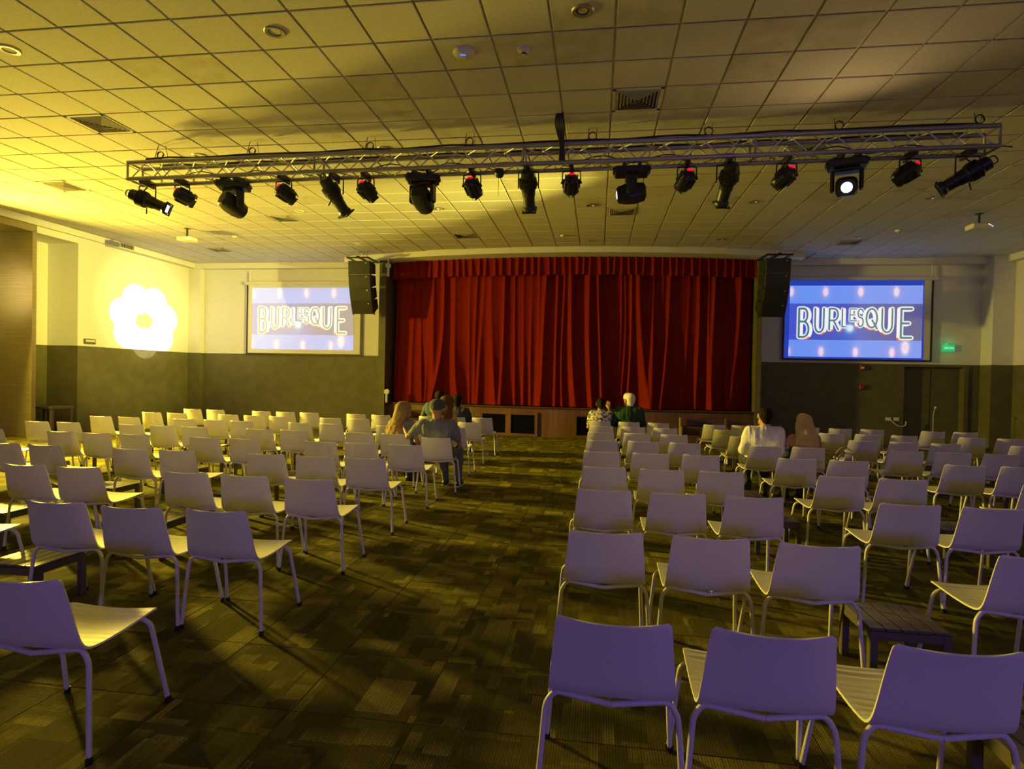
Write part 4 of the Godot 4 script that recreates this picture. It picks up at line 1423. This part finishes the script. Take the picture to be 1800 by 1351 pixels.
# ------------------------------------------------------------------ people
# joins tapered bones [a, b, ra, rb] into one skin: a smooth union sampled on a grid and meshed with surface nets
func nets(out: MB, bones: Array, cell: float, k: float, X := Transform3D.IDENTITY) -> void:
	var lo := Vector3.ONE * 1e9
	var hi := -lo
	for q in bones:
		var r: float = maxf(q[2], q[3]) + cell * 2.5
		lo = lo.min((q[0] as Vector3).min(q[1]) - Vector3.ONE * r)
		hi = hi.max((q[0] as Vector3).max(q[1]) + Vector3.ONE * r)
	var nx := int((hi.x - lo.x) / cell) + 2
	var ny := int((hi.y - lo.y) / cell) + 2
	var nz := int((hi.z - lo.z) / cell) + 2
	var f := PackedFloat32Array()
	f.resize(nx * ny * nz)
	for q in bones:
		var a: Vector3 = q[0]
		var ab: Vector3 = q[1] - a
		var l2 := maxf(ab.length_squared(), 1e-9)
		var ra: float = q[2]
		var rb: float = q[3]
		var m := maxf(ra, rb) + k * 3.5
		var p0: Vector3 = (a.min(q[1]) - Vector3.ONE * m - lo) / cell
		var p1: Vector3 = (a.max(q[1]) + Vector3.ONE * m - lo) / cell
		for z in range(maxi(int(p0.z), 0), mini(int(p1.z) + 2, nz)):
			for y in range(maxi(int(p0.y), 0), mini(int(p1.y) + 2, ny)):
				var base := (z * ny + y) * nx
				for x in range(maxi(int(p0.x), 0), mini(int(p1.x) + 2, nx)):
					var p := lo + Vector3(x, y, z) * cell - a
					var t := clampf(p.dot(ab) / l2, 0.0, 1.0)
					var d := (p - ab * t).length() - lerpf(ra, rb, t)
					if d < k * 3.5:
						f[base + x] += exp(-d / k)
	var at := PackedInt32Array()
	at.resize(nx * ny * nz)
	at.fill(-1)
	var vs := PackedVector3Array()
	var offs := [0, 1, nx, nx + 1, nx * ny, nx * ny + 1, nx * ny + nx, nx * ny + nx + 1]
	var dirs := [Vector3(0, 0, 0), Vector3(1, 0, 0), Vector3(0, 1, 0), Vector3(1, 1, 0), Vector3(0, 0, 1), Vector3(1, 0, 1), Vector3(0, 1, 1), Vector3(1, 1, 1)]
	var edges := [[0, 1], [2, 3], [4, 5], [6, 7], [0, 2], [1, 3], [4, 6], [5, 7], [0, 4], [1, 5], [2, 6], [3, 7]]
	var start := out.v.size()
	for z in nz - 1:
		for y in ny - 1:
			var row := (z * ny + y) * nx
			for x in nx - 1:
				var c := row + x
				var ins := 0
				for o in offs:
					if f[c + o] > 1.0:
						ins += 1
				if ins == 0 or ins == 8:
					continue
				var s := Vector3.ZERO
				var n := 0
				for e in edges:
					var fa := f[c + offs[e[0]]]
					var fb := f[c + offs[e[1]]]
					if (fa > 1.0) != (fb > 1.0):
						var la := log(maxf(fa, 1e-6))
						var lb := log(maxf(fb, 1e-6))
						la = clampf(la, -4, 4); lb = clampf(lb, -4, 4)
						s += (dirs[e[0]] as Vector3).lerp(dirs[e[1]], la / (la - lb))
						n += 1
				at[c] = vs.size()
				vs.append(X * (lo + (Vector3(x, y, z) + s / n) * cell))
	var nor := PackedVector3Array()
	nor.resize(vs.size())
	var tris := PackedInt32Array()
	var step := [1, nx, nx * ny]
	for z in range(1, nz - 1):
		for y in range(1, ny - 1):
			var row := (z * ny + y) * nx
			for x in range(1, nx - 1):
				var c := row + x
				var ia := f[c] > 1.0
				for ax in 3:
					if ia == (f[c + step[ax]] > 1.0):
						continue
					var u: int = step[(ax + 1) % 3]
					var w: int = step[(ax + 2) % 3]
					var q := [at[c - u - w], at[c - w], at[c], at[c - u]]
					if q.min() < 0:
						continue
					if not ia:
						q = [q[3], q[2], q[1], q[0]]
					var m := (vs[q[2]] - vs[q[0]]).cross(vs[q[3]] - vs[q[1]])
					for i in 4:
						nor[q[i]] += m
					for i in [0, 2, 1, 0, 3, 2]:
						tris.append(start + q[i])
	for i in vs.size():
		out.v.append(vs[i]); out.n.append(nor[i].normalized()); out.uv.append(Vector2.ZERO)
	out.idx.append_array(tris)

func hand_bones(s: float, curl: float) -> Array:       # wrist at the origin, fingers along +y, palm towards -z, thumb on the side s
	var o := []
	o.append([Vector3(0, 0.0, 0), Vector3(0, 0.03, 0), 0.024, 0.022])
	for k in 4:
		var x := (k - 1.5) * 0.0195 * -s
		o.append([Vector3(x * 0.6, 0.025, 0), Vector3(x, 0.085, 0), 0.016, 0.0115])
		var l: float = [0.036, 0.042, 0.039, 0.03][k]
		var p := Vector3(x, 0.088, 0)
		var a := curl * 0.6
		for j in 3:
			var q: Vector3 = p + Vector3(x * 0.06, cos(a), -sin(a)) * l * [1.0, 0.7, 0.55][j]
			o.append([p, q, 0.0094 - j * 0.0008, 0.0088 - j * 0.001])
			p = q
			a += curl
	o.append([Vector3(0.022 * s, 0.025, -0.004), Vector3(0.046 * s, 0.06, -0.018), 0.0135, 0.0105])
	o.append([Vector3(0.046 * s, 0.06, -0.018), Vector3(0.05 * s, 0.092, -0.03), 0.0105, 0.009])
	return o

# p: at, turn, h (top of the head), lean (head aside), width, and the clothes
func person(called_label: String, p: Dictionary) -> Node3D:
	var t := thing("person", called_label, "person", p.at, p.get("turn", 0.0), "people seated in the hall")
	var H: float = p.h
	var W: float = p.get("w", 0.17)
	var g: float = p.get("girth", 1.0)
	var dx: float = p.get("lean", 0.0)
	var fine: bool = p.get("fine", false)
	var cell := 0.015 if fine else 0.019
	var hc := Vector3(dx, H - 0.105, -0.2 + p.get("head_z", 0.0))
	var sh := H - 0.305                              # shoulder height
	var pel := Vector3(0, 0.545, -0.235)
	var bel := Vector3(dx * 0.25, 0.68, -0.2)
	var che := Vector3(dx * 0.55, sh - 0.1, -0.165)
	var nek := Vector3(dx * 0.8, sh + 0.03, -0.165)
	var torso := [
		[pel + Vector3(-0.075, 0, 0), pel + Vector3(0.075, 0, 0), 0.115 * g, 0.115 * g],
		[bel + Vector3(-0.06 * g, 0, 0), bel + Vector3(0.06 * g, 0, 0), 0.105 * g, 0.105 * g],
		[pel, bel, 0.11 * g, 0.11 * g],
		[che + Vector3(-W + 0.085, 0, 0), che + Vector3(W - 0.085, 0, 0), 0.1 * g, 0.1 * g],
		[bel, che, 0.11 * g, 0.11 * g],
		[che + Vector3(-W + 0.07, 0.06, 0.005), che + Vector3(W - 0.07, 0.06, 0.005), 0.08, 0.08],
		[che + Vector3(0, 0.05, 0), nek, 0.085, 0.05],
		[nek + Vector3(0, -0.02, 0), Vector3(dx * 0.6 - W + 0.02, sh - 0.005, -0.165), 0.052, 0.05],
		[nek + Vector3(0, -0.02, 0), Vector3(dx * 0.6 + W - 0.02, sh - 0.005, -0.165), 0.052, 0.05]]
	var SL := Vector3(dx * 0.6 - W, sh, -0.165)
	var SR := Vector3(dx * 0.6 + W, sh, -0.165)
	var al: Array = p.get("left", [Vector3(-W - 0.07, sh - 0.27, -0.23), Vector3(-0.13, 0.62, -0.42)])
	var arr: Array = p.get("right", [Vector3(W + 0.07, sh - 0.27, -0.23), Vector3(0.13, 0.62, -0.42)])
	var ar := 0.043 * sqrt(g)
	var arms := []
	for q in [[SL, al], [SR, arr]]:
		arms.append([q[0], q[0].lerp(q[1][0], 0.35), ar + 0.008, ar + 0.003])
		arms.append([q[0].lerp(q[1][0], 0.3), q[1][0], ar + 0.002, ar - 0.008])
		arms.append([q[1][0], q[1][1], ar - 0.009, 0.026])
	var legs := []
	var ft: Array = p.get("feet", [Vector3(-0.14, 0.0, -0.62), Vector3(0.14, 0.0, -0.64)])
	var shoes := []
	for i in 2:
		var s := -1.0 if i == 0 else 1.0
		var hip := pel + Vector3(0.09 * s, -0.02, -0.02)
		var an: Vector3 = ft[i] + Vector3(0, 0.085, 0)
		var kn := Vector3(lerpf(hip.x, an.x, 0.75) + 0.015 * s, 0.515, -0.655)
		legs.append([hip, kn, 0.083 * sqrt(g), 0.06])
		legs.append([kn, kn.lerp(an, 0.35), 0.058, 0.056])
		legs.append([kn.lerp(an, 0.3), an, 0.056, 0.038])
		shoes.append([an + Vector3(0, -0.04, 0.025), an + Vector3(0.01 * s, -0.05, -0.15), 0.043, 0.034])
	# the body: one skin from head to ankles
	var body := MB.new()
	var skin := []
	for q in torso + arms + legs:
		skin.append([q[0], q[1], q[2] - 0.008, q[3] - 0.008])
	for i in 2:
		skin.append([shoes[i][0], shoes[i][1], 0.033, 0.025])
	skin.append([nek + Vector3(0, -0.03, 0), hc + Vector3(0, -0.04, 0.015), 0.058, 0.055])
	nets(body, skin, cell, 0.014)
	var yaw: float = p.get("look", 0.0)
	var HX := Transform3D(Basis(Vector3.UP, yaw) * Basis(Vector3.BACK, -dx * 1.2) * Basis(Vector3.RIGHT, p.get("nod", 0.0)).scaled(Vector3.ONE * 1.09), hc)
	var head := [
		[Vector3(0, 0.012, 0.03), Vector3(0, 0.018, -0.032), 0.076, 0.072],
		[Vector3(0, 0.0, -0.04), Vector3(0, -0.06, -0.05), 0.055, 0.046],
		[Vector3(-0.02, -0.085, -0.062), Vector3(0.02, -0.085, -0.062), 0.03, 0.03],
		[Vector3(0, 0.0, -0.098), Vector3(0, -0.03, -0.113), 0.008, 0.012],
		[Vector3(-0.03, 0.018, -0.088), Vector3(0.03, 0.018, -0.088), 0.015, 0.015],
		[Vector3(-0.018, -0.056, -0.092), Vector3(0.018, -0.056, -0.092), 0.008, 0.008],
		[Vector3(-0.077, 0.005, 0.005), Vector3(-0.08, -0.03, -0.002), 0.014, 0.009],
		[Vector3(0.077, 0.005, 0.005), Vector3(0.08, -0.03, -0.002), 0.014, 0.009],
		[Vector3(0, -0.03, 0.02), Vector3(0, -0.13, 0.03), 0.056, 0.052]]
	nets(body, head, 0.0085, 0.009, HX)
	for q in [[al, -1.0], [arr, 1.0]]:
		var w: Vector3 = q[0][1]
		var dir: Vector3 = (w - q[0][0]).normalized()
		var zz := dir.cross(Vector3(q[1], 0, 0.001)).normalized()
		if zz.y > 0: zz = -zz
		var fing: Vector3 = p.get("fingers", {}).get(q[1], dir)
		zz = (Vector3.UP - fing * fing.dot(Vector3.UP)).normalized() if absf(fing.y) < 0.95 else (Vector3.BACK - fing * fing.dot(Vector3.BACK)).normalized()
		var HB := Transform3D(Basis(fing.cross(zz), fing, zz), w)
		nets(body, hand_bones(-q[1], 0.35), 0.0055 if fine else 0.007, 0.0035, HB)
	part("body", body, p.get("skin", M.skin), t)
	for s in [-1.0, 1.0]:
		var ey := MB.new()
		ey.lathe([Vector2(0, -0.011), Vector2(0.008, -0.008), Vector2(0.011, 0), Vector2(0.008, 0.008), Vector2(0, 0.011)], 10, HX * Transform3D(Basis.IDENTITY, Vector3(0.031 * s, 0.0, -0.088)), true)
		part("eye", ey, M.white, t)
	# clothes
	if p.has("shirt"):
		var c := MB.new()
		var sl: float = p.get("sleeve", 0.5)
		var cloth := torso.duplicate()
		if p.get("bare_back", false):
			cloth = torso.slice(0, 5)
			cloth[3] = [che + Vector3(-W + 0.1, -0.05, -0.01), che + Vector3(W - 0.1, -0.05, -0.01), 0.1 * g, 0.1 * g]
			cloth[4] = [bel, che + Vector3(0, -0.05, -0.01), 0.11 * g, 0.105 * g]
		if sl > 0.1:
			for i in 2:
				var a0: Array = arms[i * 3]
				var a1: Array = arms[i * 3 + 1]
				var a2: Array = arms[i * 3 + 2]
				cloth.append([a0[0], a0[1], a0[2] + 0.004, a0[3] + 0.006])
				if sl >= 0.5:
					cloth.append([a1[0], a1[0].lerp(a1[1], 0.6 if sl < 0.9 else 1.0), a1[2] + 0.009, a1[3] + 0.012])
				if sl >= 0.9:
					cloth.append([a2[0], a2[0].lerp(a2[1], 0.93), a2[2] + 0.011, a2[3] + 0.01])
		for i in cloth.size():
			cloth[i] = [cloth[i][0], cloth[i][1], cloth[i][2] + 0.008, cloth[i][3] + 0.008]
		nets(c, cloth, cell, 0.016)
		part("shirt", c, p.shirt, t)
		if p.get("collar", false):
			var cb := MB.new()
			cb.lathe([Vector2(0.098, -0.02), Vector2(0.078, 0.035), Vector2(0.07, 0.035), Vector2(0.085, -0.02)], 20, Transform3D(Basis(Vector3.RIGHT, 0.15), nek + Vector3(0, -0.005, 0)), true)
			part("collar", cb, p.shirt, t)
	var tr := MB.new()
	var tb := []
	for q in legs + torso.slice(0, 1):
		tb.append([q[0], q[1], q[2] + 0.01, q[3] + 0.012])
	nets(tr, tb, cell, 0.014)
	part("trousers", tr, p.get("trousers", M.navy), t)
	for q in shoes:
		var sb := MB.new()
		nets(sb, [[q[0], q[1], q[2], q[3]], [q[0] + Vector3(0, -0.005, 0), q[1] + Vector3(0, 0.002, 0), 0.04, 0.036]], 0.012, 0.008)
		var so := part("shoe", sb, p.get("shoes", M.black), t)
		part("sole", bx((q[0] + q[1]) / 2 + Vector3(0, -0.036, 0), Vector3(0.085, 0.02, 0.25), 0.008), M.cream if p.has("pale_sole") else M.black, so)
	# hair
	var hr := MB.new()
	var hb := [[Vector3(0, 0.022, 0.034), Vector3(0, 0.032, -0.03), 0.083, 0.076]]
	match p.get("hair", "short"):
		"none":
			hb = [[Vector3(0, 0.02, 0.03), Vector3(0, 0.03, -0.02), 0.079, 0.074]]
		"short":
			hb.append([Vector3(0, -0.03, 0.045), Vector3(0, -0.06, 0.045), 0.064, 0.05])
		"thick":
			hb = [[Vector3(0, 0.03, 0.034), Vector3(0, 0.042, -0.035), 0.088, 0.08], [Vector3(0, -0.03, 0.045), Vector3(0, -0.075, 0.042), 0.07, 0.058], [Vector3(-0.04, 0.08, -0.03), Vector3(0.05, 0.085, 0.0), 0.035, 0.03]]
		"bun":
			hb.append([Vector3(0, -0.03, 0.045), Vector3(0, -0.07, 0.045), 0.066, 0.045])
			hb.append([Vector3(0, -0.02, 0.1), Vector3(0.01, -0.05, 0.115), 0.05, 0.042])
			hb.append([Vector3(-0.06, 0.0, 0.0), Vector3(-0.045, -0.07, 0.02), 0.03, 0.02])
		"long", "wavy", "half":
			var kind: String = p.hair
			var drop: float = p.get("drop", 0.4)
			var vol: float = p.get("vol", 1.0)
			if vol > 1.05:
				hb[0] = [Vector3(-0.02, 0.025, 0.04), Vector3(0.02, 0.03, -0.02), 0.083 * vol, 0.078 * vol]
				hb.append([Vector3(-0.03 * vol, -0.02, 0.05), Vector3(0.03 * vol, -0.03, 0.05), 0.07 * vol, 0.07 * vol])
			var r2 := RandomNumberGenerator.new()
			r2.seed = int(p.h * 1000)
			hb.append([Vector3(0, -0.02, 0.035), Vector3(0, -0.09, 0.05), 0.088, 0.075])
			for k in 13:
				var u := -1.0 + 2.0 * k / 12
				var pp := Vector3(0.078 * vol * u, -0.02, 0.04 * (1 - u * u) + 0.015)
				var n := 7
				for j in n:
					var f := float(j + 1) / n
					var wv := 0.0 if kind == "long" else 0.018 * sin(j * 1.9 + k * 1.3)
					var q := Vector3(0.078 * vol * u + (0.05 * u * f) + wv + p.get("drift", 0.0) * f, -0.02 - (drop - absf(u) * 0.03 + r2.randf_range(-0.02, 0.02)) * f, lerpf(0.04 * (1 - u * u) + 0.03, 0.15 - 0.02 * absf(u), smoothstep(0.0, 0.5, f)))
					hb.append([pp, q, 0.026 - 0.006 * f, 0.024 - 0.01 * f * f])
					pp = q
	nets(hr, hb, 0.0095 if fine else 0.012, 0.007, HX)
	var hm := part("hair", hr, p.get("hair_mat", M.hair_dark), t)
	if p.get("hair", "") in ["long", "wavy", "half"]:
		var stn := MB.new()
		var r3 := RandomNumberGenerator.new()
		r3.seed = 77
		for k in 30:
			var u := -0.98 + 1.96 * k / 29.0
			var ph := r3.randf_range(0, 2.0)
			var ln := r3.randf_range(0.86, 1.04)
			var pts := []
			for j in 9:
				var f := j / 8.0
				var crown := Vector3(0.085 * u, 0.085 * (1 - u * u) - 0.01, 0.04 + 0.02 * (1 - u * u))
				var mid := Vector3(0.09 * u, -0.03, 0.05 + 0.085 * (1 - u * u))
				var tip := Vector3(0.105 * u * (1.15 if p.hair == "wavy" else 0.95) + p.get("drift", 0.0), -0.02 - p.get("drop", 0.4) * ln, 0.168 - 0.03 * absf(u))
				var q: Vector3
				if f < 0.3:
					q = crown.lerp(mid, f / 0.3)
				else:
					q = mid.lerp(tip, (f - 0.3) / 0.7)
					q.z = lerpf(mid.z, tip.z, smoothstep(0.0, 0.6, (f - 0.3) / 0.7))
				if p.hair != "long":
					q.x += 0.016 * sin(j * 1.6 + ph) * f
					q.z += 0.008 * cos(j * 1.6 + ph) * f
				pts.append(HX * q)
			stn.tube(arc(pts, 3), 0.0085, 6, true, 0.0045)
		part("strand", stn, p.get("strand_mat", M.hair_dark), hm)
	if p.get("cap", false):
		var cp := MB.new()
		cp.lathe([Vector2(0.1, -0.005), Vector2(0.101, 0.03), Vector2(0.09, 0.07), Vector2(0.06, 0.1), Vector2(0.0, 0.112)], 24, HX * Transform3D(Basis(Vector3.RIGHT, 0.08), Vector3(0, 0.02, 0.0)), true)
		var ct := part("cap", cp, M.cap, t)
		var bm := MB.new()
		var r0 := []
		var r1 := []
		for k in 13:
			var a := PI + PI * k / 12
			r0.append(HX * Vector3(0.098 * cos(a), 0.018, 0.098 * sin(a)))
			r1.append(HX * Vector3(0.09 * cos(a), 0.006, 0.1 * sin(a) - 0.065 * absf(sin(a))))
		bm.surf([r0, r1]); bm.surf([r1, r0])
		part("brim", bm, M.cap, ct)
	if p.get("glasses", false):
		var gl := MB.new()
		gl.tube([HX * Vector3(-0.085, 0.005, 0.0), HX * Vector3(-0.072, 0.005, -0.1), HX * Vector3(0.072, 0.005, -0.1), HX * Vector3(0.085, 0.005, 0.0)], 0.004, 5)
		part("glasses", gl, M.black, t)
	return t

func people() -> void:
	M.navy = mat(lin(0.03, 0.035, 0.06), 0.8)
	M.hair_dark = mat(lin(0.012, 0.009, 0.007), 0.75, 0.0, 0.25)
	M.hair_brown = mat(lin(0.09, 0.05, 0.022), 0.75, 0.0, 0.25)
	M.hair_blonde = mat(lin(0.5, 0.38, 0.15), 0.75, 0.0, 0.25)
	M.hair_honey = mat(lin(0.28, 0.19, 0.07), 0.75, 0.0, 0.25)
	M.hair_white = mat(lin(0.7, 0.68, 0.62), 0.75, 0.0, 0.25)
	M.cap = mat(lin(0.06, 0.068, 0.085), 0.9)
	var grey := mat(lin(0.17, 0.19, 0.22), 0.9)
	var blue := mat(lin(0.05, 0.085, 0.13), 0.9)
	var white := mat(lin(0.75, 0.74, 0.76), 0.85)
	var green := mat(lin(0.012, 0.05, 0.018), 0.95)
	var royal := mat(lin(0.015, 0.05, 0.28), 0.8)
	var beige := mat(lin(0.5, 0.38, 0.24), 0.9)
	var jacket := mat(lin(0.02, 0.022, 0.035), 0.8)
	var shorts := mat(lin(0.12, 0.12, 0.13), 0.9)
	var fold := FastNoiseLite.new()
	fold.seed = 12; fold.frequency = 0.012; fold.fractal_octaves = 3
	var ft := NoiseTexture2D.new()
	ft.width = 256; ft.height = 256; ft.seamless = true; ft.noise = fold
	for c in [grey, blue, white, green, royal, beige, jacket, shorts, M.navy]:
		c.heightmap_enabled = true; c.heightmap_texture = ft; c.heightmap_scale = 2.2
		c.uv1_triplanar = true; c.uv1_scale = Vector3(2.6, 1.3, 2.6)
	for c in [M.hair_dark, M.hair_brown, M.hair_white]:
		c.heightmap_enabled = true; c.heightmap_texture = ft; c.heightmap_scale = 1.2
		c.uv1_triplanar = true; c.uv1_scale = Vector3(14, 3, 14)
	var leafy := mat(lin(0.8, 0.78, 0.75), 0.9)
	var f := FastNoiseLite.new()
	f.seed = 31; f.frequency = 0.035; f.noise_type = FastNoiseLite.TYPE_CELLULAR
	var nt := NoiseTexture2D.new()
	nt.width = 256; nt.height = 256; nt.seamless = true; nt.noise = f
	var gr := Gradient.new()
	gr.offsets = PackedFloat32Array([0.0, 0.42, 0.5, 1.0])
	gr.colors = PackedColorArray([Color(0.9, 0.9, 0.9), Color(0.95, 0.95, 0.95), Color(0.12, 0.12, 0.2), Color(0.2, 0.2, 0.3)])
	nt.color_ramp = gr
	tri_tex(leafy, nt, Vector3.ONE * 2.2)
	person("woman with long wavy blonde hair and grey top, embraced by the capped man", {"at": Vector3(-2.76, 0, -7.95), "h": 1.2, "w": 0.155, "lean": 0.02, "look": -0.5, "fine": true, "shirt": grey, "sleeve": 0.0, "hair": "wavy", "hair_mat": M.hair_honey, "strand_mat": M.hair_blonde, "drop": 0.52, "drift": -0.07, "feet": [Vector3(-0.02, 0, -0.62), Vector3(0.1, 0, -0.6)], "girth": 0.95})
	person("man in a dark cap and grey shirt with his arm round the blonde woman", {"at": Vector3(-2.11, 0, -7.62), "turn": 0.06, "h": 1.235, "w": 0.2, "lean": -0.03, "fine": true, "shirt": grey, "sleeve": 0.5, "trousers": shorts, "cap": true, "hair": "none", "hair_mat": M.cap, "left": [Vector3(-0.43, 0.74, -0.2), Vector3(-0.58, 0.88, -0.47)], "fingers": {-1.0: Vector3(-0.75, 0.6, -0.2).normalized()}, "right": [Vector3(0.27, 0.66, -0.27), Vector3(0.2, 0.6, -0.46)], "feet": [Vector3(0.0, 0, -0.72), Vector3(0.2, 0, -0.66)], "pale_sole": true, "girth": 1.05})
	person("man with cropped hair and blue shirt in the front row, beside the dark jacket", {"at": Vector3(-3.28, 0, -11.45), "h": 1.27, "w": 0.19, "lean": 0.12, "shirt": blue, "sleeve": 0.5, "hair_mat": M.hair_dark})
	person("dark-haired person in a black jacket in the front row, behind the bare-backed woman", {"at": Vector3(-2.76, 0, -11.45), "h": 1.19, "w": 0.18, "lean": -0.03, "shirt": jacket, "sleeve": 1.0, "hair": "thick"})
	person("woman with half-up brown hair and a bare back, ahead of the capped man", {"at": Vector3(-2.76, 0, -10.3), "h": 1.2, "w": 0.16, "lean": 0.05, "shirt": beige, "bare_back": true, "sleeve": 0.0, "hair": "half", "hair_mat": M.hair_brown, "strand_mat": M.hair_honey, "drop": 0.36, "drift": -0.02, "vol": 1.16, "girth": 0.95})
	person("woman in a white blouse with dark leaf pattern and tied dark hair near the stage", {"at": Vector3(0.07, 0, -11.54), "h": 1.2, "w": 0.165, "lean": 0.0, "shirt": leafy, "sleeve": 0.5, "hair": "bun", "right": [Vector3(0.24, 0.74, -0.36), Vector3(0.16, 0.99, -0.45)], "fingers": {1.0: Vector3(-0.1, 0.95, -0.28).normalized()}, "girth": 1.1})
	person("white-haired man with glasses and dark green sweater near the stage", {"at": Vector3(0.61, 0, -11.54), "h": 1.29, "w": 0.21, "lean": 0.0, "look": 0.7, "shirt": green, "sleeve": 1.0, "hair": "thick", "hair_mat": M.hair_white, "glasses": true, "girth": 1.2})
	person("man in a white long-sleeved shirt with short dark hair beside the blonde woman", {"at": Vector3(2.17, 0, -8.04), "h": 1.245, "w": 0.19, "lean": 0.03, "look": 0.1, "fine": true, "shirt": white, "sleeve": 1.0, "collar": true, "trousers": M.navy, "feet": [Vector3(-0.1, 0, -0.45), Vector3(0.16, 0, -0.66)], "girth": 1.02, "left": [Vector3(-0.235, 0.68, -0.2), Vector3(-0.13, 0.62, -0.42)], "right": [Vector3(0.235, 0.68, -0.2), Vector3(0.13, 0.62, -0.42)]})
	person("woman with long straight blonde hair and blue strapless top beside the white-shirted man", {"at": Vector3(2.69, 0, -8.04), "h": 1.175, "w": 0.155, "lean": 0.0, "fine": true, "shirt": royal, "bare_back": true, "sleeve": 0.0, "hair": "long", "hair_mat": M.hair_blonde, "strand_mat": M.hair_blonde, "drop": 0.42, "left": [Vector3(-0.27, 0.72, -0.22), Vector3(-0.08, 0.66, -0.42)], "feet": [Vector3(-0.1, 0, -0.56), Vector3(0.1, 0, -0.6)]})
